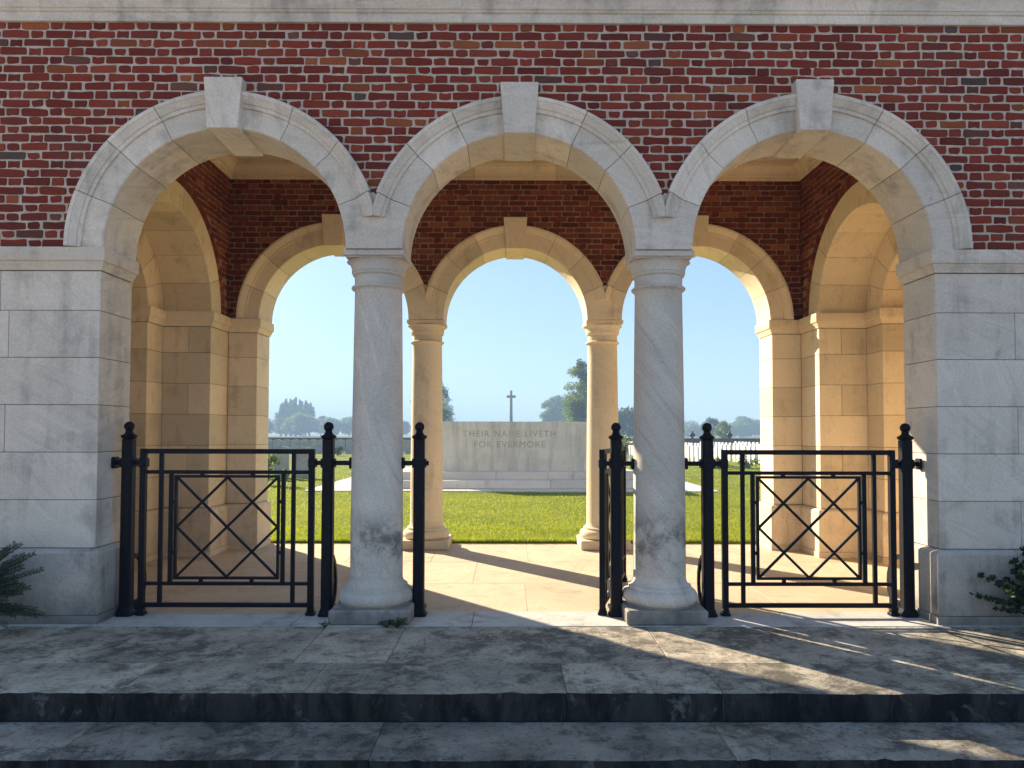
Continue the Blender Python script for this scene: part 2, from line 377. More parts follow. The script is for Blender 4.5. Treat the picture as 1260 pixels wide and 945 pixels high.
# grass blades as one mass
def grass_mesh(name, zones, mat):
    V = []; 
    for (x0, x1, y0, y1, n, h, w) in zones:
        px = RNG.uniform(x0, x1, n); py = y0 + (y1-y0)*RNG.random(n)**1.25
        a = RNG.uniform(0, 2*PI, n); hh = h*RNG.uniform(.55, 1.25, n); ln = RNG.normal(0, .5, (n, 2))*hh[:, None]
        b = np.stack([px, py, np.full(n, .018)], 1); dx = np.stack([np.cos(a)*w/2, np.sin(a)*w/2, np.zeros(n)], 1)
        tip = b + np.concatenate([ln, hh[:, None]], 1)
        V.append(np.stack([b-dx, b+dx, tip], 1).reshape(-1, 3))
    return tri_obj(name, np.concatenate(V), mat)
def tri_obj(name, V, mat, parent=None, per=3):
    n = len(V); me = bpy.data.meshes.new(name); me.vertices.add(n); me.vertices.foreach_set('co', V.astype(np.float32).ravel())
    me.loops.add(n); me.loops.foreach_set('vertex_index', np.arange(n, dtype=np.int32))
    me.polygons.add(n//per); me.polygons.foreach_set('loop_start', np.arange(0, n, per, dtype=np.int32))
    me.update(calc_edges=True); me.materials.append(mat)
    o = bpy.data.objects.new(name, me); col.objects.link(o); o.parent = parent; return o
g = grass_mesh('grass', [(-4.6, 4.6, 3.866, 5.2, 26000, .042, .007), (-6.5, 6.5, 5.0, 11.6, 60000, .036, .011),
                         (-14, 14, 11.6, 26, 42000, .04, .022), (-3.6, 3.6, 3.862, 3.93, 5500, .062, .007)], M['grass'])
tag(g, 'short sunlit green lawn grass running up to the floor edge', 'grass', kind='stuff')

# interior floor
fl = thing('floor', (0, 0, 0), None, None, kind='structure')
m = MB(); m.box(-5.2, 5.2, .0, 3.85, -.4, -.02); m.build('floor_bed', M['mortar_in'], fl)
xs_all = [[-3.9, -2.95, -1.98, -.96, .08, 1.12, 2.2, 3.2, 3.9], [-3.9, -2.5, -1.45, -.42, .62, 1.66, 2.7, 3.9], [-3.9, -3.0, -1.9, -.95, .15, 1.16, 2.15, 3.1, 3.9]]
ys = [.352, 1.42, 2.55, 3.858]
for j in range(3):
    for i in range(len(xs_all[j])-1):
        m = MB(); m.box(xs_all[j][i]+.0012, xs_all[j][i+1]-.0012, ys[j]+.0012, ys[j+1]-.0012, -.1, random.uniform(-.0012, .0), .002)
        m.build('paving_slab', M['floor'], fl)
for i, (a, b) in enumerate(((-4.6, -3.23), (-3.23, -1.7), (-1.7, -.35), (-.35, .9), (.9, 2.1), (2.1, 3.23), (3.23, 4.6))):
    m = MB(); m.box(a+.002, b-.002, -.088, .349, -.1, .002, .003); m.build('threshold_slab', M['thresh'], fl)
# alcove floors
for s in (-1, 1):
    m = MB(); m.box(s*3.905, s*4.95, .5, 3.3, -.1, -.001, .003); m.build('paving_slab', M['floor'], fl)

# terrace in front with two steps
st = thing('stone_step', (0, -1.0, 0), 'wide upper stone step and landing of dirty grey slabs before the gates', 'step')
def slabs(par, xs, y0, y1, z0, z1, mat, ch=.004):
    for a, b in zip(xs[:-1], xs[1:]):
        m = MB(); m.box(a+.002, b-.002, y0+.002, y1-.002, z0, z1+random.uniform(-.002, 0), ch); 
        o = m.build('slab', mat, par)
def worn(par, xs, y0, y1, z0, z1, mat, r=.014):
    """slab with rounded, slightly chipped front arris"""
    for a, b in zip(xs[:-1], xs[1:]):
        a += .002; b -= .002; n = max(4, int((b-a)/.045)); m = MB(); vs_ = []; fs = []
        sec = 7
        for i in range(n+1):
            x = a+(b-a)*i/n; ry = r*random.uniform(.6, 1.5); rz = r*random.uniform(.6, 1.4); jy = random.uniform(-.002, .002)
            if random.random() < .08: ry *= 1.8; rz *= 1.7
            wav = .006*math.sin(x*2.1+z1*9)+.004*math.sin(x*5.3+1.3); z1_ = z1; y0_ = y0+abs(random.gauss(0, .0025))+wav*.8
            if random.random() < .05: y0_ += random.uniform(.006, .016)
            pts = [(y1, z0), (y1, z1), (y0_+ry*1.0+.012, z1), (y0_+ry*.3, z1-rz*.3-abs(wav)*.35), (y0_, z1-rz-.002), (y0_+jy, (z0+z1)/2), (y0+.006, z0)]
            vs_ += [(x, p[0], p[1]) for p in pts]
        for i in range(n):
            for j in range(sec): fs.append((i*sec+j, i*sec+(j+1) % sec, (i+1)*sec+(j+1) % sec, (i+1)*sec+j))
        fs.append(tuple(range(sec-1, -1, -1))); fs.append(tuple(n*sec+j for j in range(sec)))
        m.add(vs_, fs); o = m.build('slab', mat, par, smooth=40)
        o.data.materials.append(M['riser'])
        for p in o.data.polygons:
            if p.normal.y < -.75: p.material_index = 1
slabs(st, [-3.78, -2.72, -1.43, -.84, .95, 2.35, 3.78], -.934, -.091, -.12, 0, M['terrace'])
worn(st, [-6.5, -5.0, -3.4, -2.25, -1.21, .25, 1.12, 2.6, 4.2, 6.5], -1.44, -.936, -.158, 0, M['terrace'])
m = MB(); m.box(-6.5, 6.5, -1.40, -.05, -.5, -.165); m.box(-3.77, 3.77, -1.0, -.02, -.16, -.012); m.build('step_core', M['joint'], st)
st2 = thing('stone_step', (0, -1.7, -.16), 'lower narrow stone step with dark stains along its back, littered with twigs', 'step')
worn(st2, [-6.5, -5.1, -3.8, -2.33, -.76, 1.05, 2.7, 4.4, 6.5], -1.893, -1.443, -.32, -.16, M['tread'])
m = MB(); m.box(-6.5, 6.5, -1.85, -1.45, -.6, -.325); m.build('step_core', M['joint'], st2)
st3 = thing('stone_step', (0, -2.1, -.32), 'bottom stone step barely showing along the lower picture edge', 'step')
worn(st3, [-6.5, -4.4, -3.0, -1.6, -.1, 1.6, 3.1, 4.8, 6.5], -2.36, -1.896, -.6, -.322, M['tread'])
for s in (-1, 1):
    m = MB(); m.box(s*3.785, s*6.6, -.93, -.06, -.4, -.03); struct(m, 'soil', M['soil'])

# ------------------------------------------------------------------ bricks
def brick_mesh(L, H, Dp, name, mat, n_c=2, rnd=.008):
    """irregular brick: front face at y=0 facing -y, body behind to y=Dp, centred on x,z"""
    pts = []
    c = min(H, L)*random.uniform(.1, .3)
    def jj(s_): return random.gauss(0, s_)
    hx, hz = L/2, H/2
    base = [(-hx+c, -hz), (0, -hz), (hx-c, -hz), (hx, -hz+c*.7), (hx, hz-c*.7), (hx-c, hz), (0, hz), (-hx+c, hz), (-hx, hz-c*.7), (-hx, -hz+c*.7)]
    outl = [(x+jj(.0026), z+jj(.0028)) for x, z in base]
    n = len(outl); f = .004
    vs_ = [(x, Dp, z) for x, z in outl] + [(x, f, z) for x, z in outl] + [(x*(1-f/hx*.9), jj(.0006), z*(1-f/hz*.9)) for x, z in outl]
    fs = [(i, (i+1) % n, n+(i+1) % n, n+i) for i in range(n)] + [(n+i, n+(i+1) % n, 2*n+(i+1) % n, 2*n+i) for i in range(n)] + [tuple(range(2*n, 3*n))]
    me = bpy.data.meshes.new(name); me.from_pydata(vs_, [], fs)
    bm = bmesh.new(); bm.from_mesh(me); bmesh.ops.recalc_face_normals(bm, faces=bm.faces[:]); bm.to_mesh(me); bm.free()
    me.materials.append(mat); return me

def course_layout(x0, x1, z0, z1, st_, hd, jt, ch):
    """Flemish bond: list of (x, z, is_stretcher, course)"""
    out = []; per = st_+hd+2*jt; nc = int((z1-z0)/ch+.01)
    for c in range(nc):
        z = z0+ch*(c+.5); x = x0-per+(per/2 if c % 2 else 0)+random.uniform(-.02, .02)
        while x < x1+per:
            out.append((x+st_/2, z+random.uniform(-.002, .002), True)); out.append((x+st_+jt+hd/2, z+random.uniform(-.002, .002), False))
            x += per+random.uniform(-.004, .004)
    return out

def brick_face(par, lay, keep, place, meshes, mat_mass, limit, rank, name_mass, scale_hint):
    """place(x,z,depth)->world; individual bricks first by rank, the rest joined"""
    sel = [b for b in lay if keep(*b)]
    sel.sort(key=lambda b: rank(b[0], b[1]))
    ind, mass = sel[:limit], sel[limit:]
    pw = parent_world(par)
    for (x, z, s_) in ind:
        me = random.choice(meshes[0 if s_ else 1]); o = bpy.data.objects.new('brick', me); col.objects.link(o); o.parent = par
        o.location = Vector(place(x, z, random.uniform(-.0015, .0025))) - pw
        o.rotation_euler = (0, R(random.gauss(0, .55)), 0)
    if mass:
        MBm = MB()
        for (x, z, s_) in mass:
            me = random.choice(meshes[0 if s_ else 1]); dd = random.uniform(-.0015, .0025)
            MBm.add([place(x+v.co.x, z+v.co.z, v.co.y+dd) for v in me.vertices], [tuple(p.vertices) for p in me.polygons])
        o = MBm.build(name_mass, mat_mass, par, smooth=0); o['kind'] = 'stuff'

ST, HD, JT = .203, .090, .019
BR_F = ([brick_mesh(ST*random.uniform(.99, 1.035), .0545*random.uniform(.95, 1.04), .03, 'stretcher', M['brick']) for _ in range(14)],
        [brick_mesh(HD*random.uniform(.97, 1.08), .0540*random.uniform(.93, 1.04), .03, 'header', M['brick']) for _ in range(10)])
ST2, HD2, JT2 = .213, .098, .010
BR_I = ([brick_mesh(ST2, .0575*random.uniform(.97, 1.03), .03, 'inner_stretcher', M['brick_in']) for _ in range(10)],
        [brick_mesh(HD2, .0575*random.uniform(.97, 1.03), .03, 'inner_header', M['brick_in']) for _ in range(8)])

ARCS = [(-XC, RS), (0, RC), (XC, RS)]
def outside_arcs(x, z, hl, arcs, m_=.225):
    for (cx, r) in arcs:
        far = max(math.hypot(x+dx-cx, z+dz-ZS) for dx in (-hl, hl) for dz in (-.026, .026))
        if far < r+m_: return False
    return True

def core_poly(x0, x1, zt, arcs, add):
    pts = [(x0, ZS)]
    for (cx, r) in arcs:
        pts += [(cx+(r+add)*math.sin(R(a)), ZS+(r+add)*math.cos(R(a))) for a in np.linspace(-90, 90, 37)]
    return pts + [(x1, ZS), (x1, zt), (x0, zt)]

# front wall
fw = thing('front_wall', (0, 0, ZS), 'red brick front wall with pale mortar above the three nearer arches', 'wall')
m = MB(); m.prism(core_poly(-7, 7, ZCEIL+.25, ARCS, .14), lambda p: (p[0], .0, p[1]), lambda p: (p[0], T-.004, p[1]))
m.build('mortar_bed', M['mortar'], fw, smooth=0)
lay = course_layout(-5.0, 5.0, ZS+.004, ZCOR+.03, ST, HD, JT, CH)
vis = lambda x, z: abs(x+.05) < 4.25
def keepF(x, z, s_): return abs(x) < 4.9 and outside_arcs(x, z, (ST if s_ else HD)/2, ARCS)
# rank: in view first, stretchers nearest the middle of the view
brick_face(fw, lay, keepF, lambda x, z, d: (x, -.0065+d, z), BR_F, M['brick_mass'], 300, lambda x, z: (not vis(x, z), math.hypot(x, (z-3.6)*1.0)), 'brick_courses', 1)
prof = [(-.02, 4.612), (.028, 4.612), (.032, 4.618), (.032, 4.678), (.045, 4.684), (.05, 4.70), (.058, 4.705), (.062, 4.745), (.075, 4.775), (.1, 4.81), (.135, 4.835), (.14, 4.90), (.16, 4.91), (.16, 5.0), (-.02, 5.0)]
P0 = [(-7, 0), (-6.62, 0)]
for i in range(17):
    a = -3.69-.81*3+.81*i
    for mm in mould([(a, 0), (a+.81, 0)], prof, gap=.0025): mm.build('cornice_stone', M['stone'], fw)
for a in (-7, 6.95-.03):
    pass

# ------------------------------------------------------------------ arches
PROF_F = lambda r, y, th: [(r, y+th), (r, y-.022), (r+.008, y-.030), (r+.158, y-.030), (r+.161, y-.046), (r+.188, y-.047), (r+.191, y-.056), (r+.212, y-.068), (r+.236, y-.080), (r+.240, y-.086), (r+.268, y-.086), (r+.272, y-.078), (r+.272, y+th)]
def keystone(mb_list, cx, r, y, th, mat, par):
    h0, h1 = r-.028, r+.365
    w0, w1 = .117, .147
    poly = [(cx-w0, ZS+h0), (cx+w0, ZS+h0), (cx+w1, ZS+h1), (cx-w1, ZS+h1)]
    m = MB(); m.prism(poly, lambda p: (p[0], y-.105, p[1]), lambda p: (p[0], y+th+.01, p[1]))
    bm = bmesh.new(); vv = [bm.verts.new(v) for v in m.v]
    for f in m.f: bm.faces.new([vv[i] for i in f])
    bmesh.ops.recalc_face_normals(bm, faces=bm.faces[:]); bmesh.ops.bevel(bm, geom=bm.edges[:], offset=.005, segments=1, affect='EDGES')
    m = MB(); m.bm(bm); m.build('keystone', mat, par)
def arch(cx, r, y, th, mat, label, group, ends):
    """ends: (left, right) True when the bottom voussoir stands on a pier"""
    t = thing('stone_arch', (cx, y, ZS), label, 'arch', group)
    mp = lambda rr, tt, a: (cx+rr*math.sin(a), tt, ZS+rr*math.cos(a))
    pr = PROF_F(r, y, th); g_ = .0022
    for s in (-1, 1):
        for i in range(4):
            if i == 3 and not ends[0 if s < 0 else 1]: continue
            a0, a1 = A_J[i], A_J[i+1]; gd = math.degrees(g_/r)
            ring(pr, s*(a0+gd), s*(a1-gd), 8, mp).build('voussoir', mat, t, smooth=25)
    keystone(None, cx, r, y, th, mat, t)
    amax = [90 if e else 69 for e in ends]
    ring([(r+.007, y+th-.007), (r+.007, y-.02), (r+.15, y-.023), (r+.2, y-.03), (r+.26, y-.05), (r+.26, y+th-.007)], -amax[0]+.2, amax[1]-.2, 40, mp).build('mortar_joint', M['joint'], t, smooth=25)
    return t
ga = 'arches of the front arcade'; gb = 'arches of the rear arcade'
arch(-XC, RS, 0, T, M['stone'], 'left front stone arch springing from the left pier, with tall keystone', ga, (True, False))
arch(0, RC, 0, T, M['stone'], 'middle front stone arch with keystone, carried by the two nearer columns', ga, (False, False))
arch(XC, RS, 0, T, M['stone'], 'right front stone arch springing from the right pier, with tall keystone', ga, (False, True))
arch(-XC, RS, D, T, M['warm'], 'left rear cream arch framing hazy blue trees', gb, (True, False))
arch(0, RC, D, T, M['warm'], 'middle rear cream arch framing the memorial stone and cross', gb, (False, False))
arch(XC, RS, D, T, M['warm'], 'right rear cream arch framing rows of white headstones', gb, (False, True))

# ------------------------------------------------------------------ columns
def springer(sx, y, th):
    xm = sx*(RC+XC-RS)/2; cxs = (0, sx*XC); rr = (RC, RS); pts = []
    g_ = .0022
    a_end = 69+math.degrees(g_/RC)
    for a in np.linspace(90, a_end, 8): pts.append((sx*RC*math.sin(R(a)), ZS+RC*math.cos(R(a))))
    pts.append((sx*(RC+RW)*math.sin(R(a_end)), ZS+(RC+RW)*math.cos(R(a_end))))
    pts.append((sx*(XC-(RS+RW)*math.sin(R(a_end))), ZS+(RS+RW)*math.cos(R(a_end))))
    for a in np.linspace(a_end, 90, 8): pts.append((sx*(XC-RS*math.sin(R(a))), ZS+RS*math.cos(R(a))))
    m = MB(); m.prism(pts, lambda p: (p[0], y-.030, p[1]), lambda p: (p[0], y+th, p[1]))
    for ci, (cx, r) in enumerate(((0, RC), (sx*XC, RS))):
        s = sx if ci == 0 else -sx
        mp = lambda q, t, a: (cx+q*math.sin(a), t, ZS+q*math.cos(a))
        pr = [(r+.150, y-.02), (r+.158, y-.030), (r+.161, y-.046), (r+.188, y-.047), (r+.191, y-.056), (r+.212, y-.068), (r+.236, y-.080), (r+.240, y-.086), (r+.256, y-.086), (r+.262, y-.072), (r+.266, y-.034), (r+.30, y-.034), (r+.30, y-.02)]
        mm = ring(pr, s*a_end, s*84, 8, mp)
        bm = bmesh.new(); vv = [bm.verts.new(v) for v in mm.v]
        for f in mm.f: bm.faces.new([vv[i] for i in f])
        bmesh.ops.recalc_face_normals(bm, faces=bm.faces[:])
        nrm = Vector((1 if (ci == 0) == (sx > 0) else -1, 0, 0))
        off = -.001 if True else 0
        res = bmesh.ops.bisect_plane(bm, geom=bm.verts[:]+bm.edges[:]+bm.faces[:], plane_co=Vector((xm, 0, 0))+nrm*(off), plane_no=nrm, clear_outer=True)
        for f_ in (1,):
            ed = [e for e in bm.edges if e.is_boundary]
            if ed: bmesh.ops.holes_fill(bm, edges=ed)
            bmesh.ops.bisect_plane(bm, geom=bm.verts[:]+bm.edges[:]+bm.faces[:], plane_co=Vector((0, 0, ZS+.24)), plane_no=Vector((0, 0, -1)), clear_outer=True)
        ed = [e for e in bm.edges if e.is_boundary]
        if ed: bmesh.ops.holes_fill(bm, edges=ed)
        m.bm(bm)
    return m
def column(sx, y, mats, label, group):
    cx, cy = sx*AX, y+T/2-.005
    t = thing('stone_column', (cx, cy, 0), label, 'column', group)
    m = MB(); m.box(cx-.305, cx+.305, cy-.30, cy+.30, -.0, .112, .012); m.build('plinth', mats[2], t)
    m = MB(); pr = [(.2, .113), (.275, .113)]
    for a in np.linspace(-80, 80, 11): pr.append((.245+.047*math.cos(R(a)), .170+.056*math.sin(R(a))))
    pr += [(.244, .228), (.244, .252)]
    for a in np.linspace(0, 80, 7): pr.append((.244-.04*math.sin(R(a)), .252+.07*(1-math.cos(R(a))*1.0)))
    pr += [(.2045, .335)]
    m.lathe(pr, 48, (cx, cy, 0)); m.build('base', mats[3], t, smooth=35)
    m = MB(); pr = [(.2045, .336)] + [(.2045-.0185*(u**1.7), .336+(2.555-.336)*u) for u in np.linspace(.08, 1, 14)]
    pr += [(.19, 2.562), (.2, 2.57)]
    m.lathe(pr, 48, (cx, cy, 0)); m.build('shaft', mats[0], t, smooth=35)
    m = MB(); pr = [(.186, 2.566), (.205, 2.571), (.213, 2.58), (.213, 2.59), (.203, 2.598), (.188, 2.602), (.188, 2.675), (.199, 2.68), (.206, 2.69), (.206, 2.702), (.212, 2.706)]
    for a in np.linspace(10, 90, 8): pr.append((.210+.040*(1-math.cos(R(a))), 2.706+.084*math.sin(R(a))))
    pr += [(.2, 2.795)]
    m.lathe(pr, 48, (cx, cy, 0))
    w = .232
    for (z0, z1, ww) in ((2.792, 2.804, w-.010), (2.8045, 2.849, w)): m.box(cx-ww, cx+ww, cy-ww, cy+ww, z0, z1, .004)
    m.build('capital', mats[1], t, smooth=35)
    springer(sx, y, T).build('springer', mats[1] if y > 1 else M['stone'], t, smooth=25)
    return t
gc, gd_ = 'columns of the front arcade', 'columns of the rear arcade'
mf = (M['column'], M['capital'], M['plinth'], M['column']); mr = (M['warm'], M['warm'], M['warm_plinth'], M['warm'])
column(-1, 0, mf, 'thick grey column left of the middle archway with weeds at its foot', gc)
column(1, 0, mf, 'thick grey column right of the middle archway beside the open gate', gc)
column(-1, D, mr, 'sunlit cream column left of the distant memorial stone', gd_)
column(1, D, mr, 'sunlit cream column right of the distant memorial stone', gd_)

# ------------------------------------------------------------------ piers and end walls
COURSES = [.562, .925, 1.287, 1.649, 2.011, 2.372, 2.678]
CAP = [(-.02, 2.682), (.012, 2.682), (.016, 2.70), (.03, 2.722), (.036, 2.732), (.036, 2.742), (.05, 2.747), (.056, 2.757), (.058, 2.849), (-.02, 2.849)]
PLINTH = [(-.02, 0.068), (.045, 0.068), (.045, .525), (.035, .542), (.006, .558), (-.02, .558)]
FOOT = [(-.02, -.06), (.052, -.06), (.052, .064), (-.02, .064)]
def mir(path, s): return path if s < 0 else [(-x, y) for x, y in reversed(path)]
g_ = .002
def front_pier(s, joints, label):
    t = thing('stone_pier', (s*PJ, 0, 0), label, 'pier', 'piers of the front arcade')
    X = lambda x: s*x
    m = MB(); m.box(X(PJ+.008), X(6.99), .008, T-.01, -.1, 2.845); m.build('pier_core', M['joint'], t)
    for i in range(6):
        z0, z1 = COURSES[i], COURSES[i+1]; js = [PJ]+joints[i]+[7.0]
        for a, b in zip(js[:-1], js[1:]):
            m = MB(); m.box(X(a+(g_ if a > PJ else 0)), X(b-g_), random.uniform(-.0015, .0015), T-.002, z0+g_, z1-g_, .003); m.build('stone_block', M['stone'], t)
    path = mir([(-7, 0), (-PJ, 0), (-PJ, T-.003)], s)
    for mm in mould(path, CAP, step=1.26): mm.build('impost_stone', M['stone'], t)
    for mm in mould(path, PLINTH, step=1.3): mm.build('plinth_stone', M['plinth'], t)
    for mm in mould(path, FOOT, step=1.5): mm.build('footing_stone', M['plinth'], t)
    m = MB()
    return t
front_pier(-1, [[3.985, 4.75, 5.6], [3.92, 4.6, 5.5], [4.0, 4.8, 5.7], [3.9, 4.66, 5.5], [4.01, 4.8, 5.7], [3.975, 4.7, 5.5]][::-1] and
           [[3.975, 4.75, 5.6], [4.06, 4.8, 5.7], [3.92, 4.6, 5.5], [3.985, 4.66, 5.5], [3.905, 4.7, 5.6], [3.975, 4.75, 5.6]], 'left front stone pier of pale grey blocks behind the evergreen sprigs')
front_pier(1, [[3.84, 4.6, 5.5], [4.1, 4.9, 5.7], [3.83, 4.6, 5.5], [4.1, 4.9, 5.7], [3.82, 4.6, 5.5], [4.1, 4.9, 5.7]], 'right front stone pier of pale grey blocks, its inner face partly sunlit')

YC, R1, R2, X1, X2 = (T+D)/2, .95, .60, WX, 4.13
Y1, Y2 = YC+R1, YC+R2
def full_path(s): return mir([(-4.9, Y2), (-X2, Y2), (-X2, Y1), (-X1, Y1), (-X1, D), (-PJ, D), (-PJ, D+T-.003)], s)
def near_path(s): return mir([(-PJ, T), (-X1, T), (-X1, YC-R1), (-X2, YC-R1), (-X2, YC-R2), (-4.9, YC-R2)], s)
def sidx(s, segs, n): return segs if s < 0 else [n-2-i for i in segs]
def rear_pier(s, label):
    t = thing('stone_pier', (s*PJ, D, 0), label, 'pier', 'piers of the rear arcade')
    X = lambda x: s*x
    m = MB(); m.box(X(PJ+.008), X(4.9), D+.008, D+T-.01, -.1, 2.845); m.build('pier_core', M['joint'], t)
    for i in range(6):
        z0, z1 = COURSES[i], COURSES[i+1]
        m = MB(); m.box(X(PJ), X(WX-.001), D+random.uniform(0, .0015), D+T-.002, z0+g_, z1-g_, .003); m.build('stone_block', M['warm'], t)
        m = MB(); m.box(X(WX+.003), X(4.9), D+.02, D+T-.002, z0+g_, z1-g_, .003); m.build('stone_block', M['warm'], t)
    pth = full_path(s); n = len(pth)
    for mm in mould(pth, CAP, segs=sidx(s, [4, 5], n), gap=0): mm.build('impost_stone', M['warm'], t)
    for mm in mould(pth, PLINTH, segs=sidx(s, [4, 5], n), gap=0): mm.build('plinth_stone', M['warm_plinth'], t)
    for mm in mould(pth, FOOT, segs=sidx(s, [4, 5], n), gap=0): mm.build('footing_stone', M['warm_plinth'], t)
rear_pier(-1, 'left rear cream stone pier at the lawn edge'); rear_pier(1, 'right rear cream stone pier at the lawn edge')

def end_wall(s, label):
    t = thing('end_wall', (s*WX, YC, 0), label, 'wall')
    X = lambda x: s*x
    # mortar bed above the springing, pierced by the arch
    pts = [(T+.002, ZS)] + [(YC+(R1+.2)*math.sin(R(a)), ZS+(R1+.2)*math.cos(R(a))) for a in np.linspace(-90, 90, 37)] + [(D-.002, ZS), (D-.002, ZCEIL), (T+.002, ZCEIL)]
    m = MB(); m.prism(pts, lambda p: (X(X1+.006), p[0], p[1]), lambda p: (X(X2-.01), p[0], p[1])); m.build('mortar_bed', M['mortar_in'], t, smooth=0)
    # bricks as one mass (foreshortened to a few pixels each)
    ll = course_layout(T, D, ZS+.004, ZCOR+.02, ST2, HD2, JT2, CH)
    def keep(y, z, st_):
        hl = (ST2 if st_ else HD2)/2
        if y+hl < T+.02 or y-hl > D-.02 or y-hl < T-.2 or y+hl > D+.2: return False
        near = min(math.hypot(y+dy-YC, z+dz-ZS) for dy in (-hl, 0, hl) for dz in (-.028, .028))
        return near > R1+RW+.035
    brick_face(t, ll, keep, lambda y, z, d: (X(X1+.0+d), y, z), BR_I, M['brick_in_mass'], 0, lambda a, b: 0, 'brick_courses', 1)
    mB = MB(); na = 56
    for i in range(na):                        # rowlock bricks following the arch
        a0 = -90+180*(i+.06)/na; a1 = -90+180*(i+.94)/na
        mp = lambda rr, tt, a: (tt, YC+rr*math.sin(a), ZS+rr*math.cos(a))
        mB2 = ring([(R1+RW+.006, X(X1+.02)), (R1+RW+.006, X(X1-.005)), (R1+RW+.108, X(X1-.005)), (R1+RW+.108, X(X1+.02))], a0, a1, 1, mp); mB.add(mB2.v, mB2.f)
    o = mB.build('rowlock_bricks', M['brick_in_mass'], t, smooth=0); o['kind'] = 'stuff'
    # voussoirs, two orders
    mp = lambda rr, tt, a: (tt, YC+rr*math.sin(a), ZS+rr*math.cos(a))
    aj = [0, 9, 27, 45, 63, 76.5, 90] ; aj = [10, 30, 50, 70, 90]
    for (r, xa, xb, rw) in ((R1, X1-.004, X2-.001, RW), (R2, X2+.001, 4.9, R1-R2+.05)):
        gd2 = math.degrees(.002/r)
        cuts = [-90, -70, -50, -30, -10, 10, 30, 50, 70, 90]
        for a0, a1 in zip(cuts[:-1], cuts[1:]):
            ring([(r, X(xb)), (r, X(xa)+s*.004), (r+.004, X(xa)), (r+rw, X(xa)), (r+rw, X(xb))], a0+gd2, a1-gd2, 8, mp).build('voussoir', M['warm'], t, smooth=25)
        ring([(r+.006, X(xb-.003)), (r+.006, X(xa+.006)), (r+rw-.01, X(xa+.006)), (r+rw-.01, X(xb-.003))], -89.8, 89.8, 40, mp).build('mortar_joint', M['joint'], t, smooth=25)
    # jambs
    for (ya, yb, yi) in ((Y1, D-.002, Y2), (YC-R1, T+.002, YC-R2)):
        sg = 1 if yb > ya else -1
        m = MB(); m.box(X(X1+.008), X(4.9), ya+.008*sg, yb-.004*sg, -.1, 2.845); m.box(X(X2+.008), X(4.9), yi+.008*sg, ya+.05*sg, -.1, 2.84); m.build('jamb_core', M['joint'], t)
        for i in range(6):
            z0, z1 = COURSES[i], COURSES[i+1]
            js = [X1, X1+.16+.1*(i % 2) if i % 2 else None, X2-.001]; js = [j for j in js if j is not None]
            for q, (a, b) in enumerate(zip(js[:-1], js[1:])):
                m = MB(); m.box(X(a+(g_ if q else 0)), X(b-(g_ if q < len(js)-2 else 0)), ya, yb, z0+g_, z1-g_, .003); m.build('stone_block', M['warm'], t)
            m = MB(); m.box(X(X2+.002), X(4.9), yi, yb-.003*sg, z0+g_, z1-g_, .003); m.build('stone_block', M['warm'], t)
    fp, npth = full_path(s), near_path(s); n = len(fp)
    for pr, nm, mt in ((CAP, 'impost_stone', M['warm']), (PLINTH, 'plinth_stone', M['warm_plinth']), (FOOT, 'footing_stone', M['warm_plinth'])):
        for mm in mould(fp, pr, segs=sidx(s, [0, 1, 2, 3], n), gap=.0) + mould(npth, pr, segs=[1, 2, 3, 4] if s < 0 else [0, 1, 2, 3], gap=0.0): mm.build(nm, mt, t)
    m = MB(); m.box(X(4.9), X(7.0), T+.003, D+T, -.1, ZCEIL-.003); m.build('alcove_sun_block', M['warm'], t)  # unseen solid block added to stop the sun; its face closes the alcove
    m = MB(); m.box(X(X2), X(4.9), T+.003, D-.003, ZS+R1+.3, ZCEIL-.004)
    m.build('fill', M['mortar_in'], t)
end_wall(-1, 'left inner end wall of brick over a deep stepped stone arch')
end_wall(1, 'right inner end wall of brick over a deep stepped stone arch, its vault brightly lit')

# rear wall
rw_ = thing('rear_wall', (0, D, ZS), 'inner red brick wall above the three rear arches, below the ceiling cornice', 'wall')
m = MB(); m.prism(core_poly(-4.9, 4.9, ZCEIL+.25, ARCS, .14), lambda p: (p[0], D, p[1]), lambda p: (p[0], D+T-.004, p[1])); m.build('mortar_bed', M['mortar_in'], rw_, smooth=0)
lay = course_layout(-WX, WX, ZS+.004, ZCOR+.02, ST2, HD2, JT2, CH)
def keepR(x, z, s_):
    hl = (ST2 if s_ else HD2)/2
    return x+hl > -WX+.02 and x-hl < WX-.02 and outside_arcs(x, z, hl, ARCS)
def hidden_by_front(x, z):               # seen from the camera, is this brick behind the front wall?
    t_ = 5.41/8.8; xx = x*t_; zz = 1.44+(z-1.44)*t_
    if zz < ZS: return True
    return not any(math.hypot(xx-cx, zz-ZS) < r-.01 for cx, r in ARCS)
brick_face(rw_, lay, keepR, lambda x, z, d: (x, D-.005+d, z), BR_I, M['brick_in_mass'], 300, lambda x, z: (hidden_by_front(x, z), math.hypot(x, z-4.0)), 'brick_courses', 1)

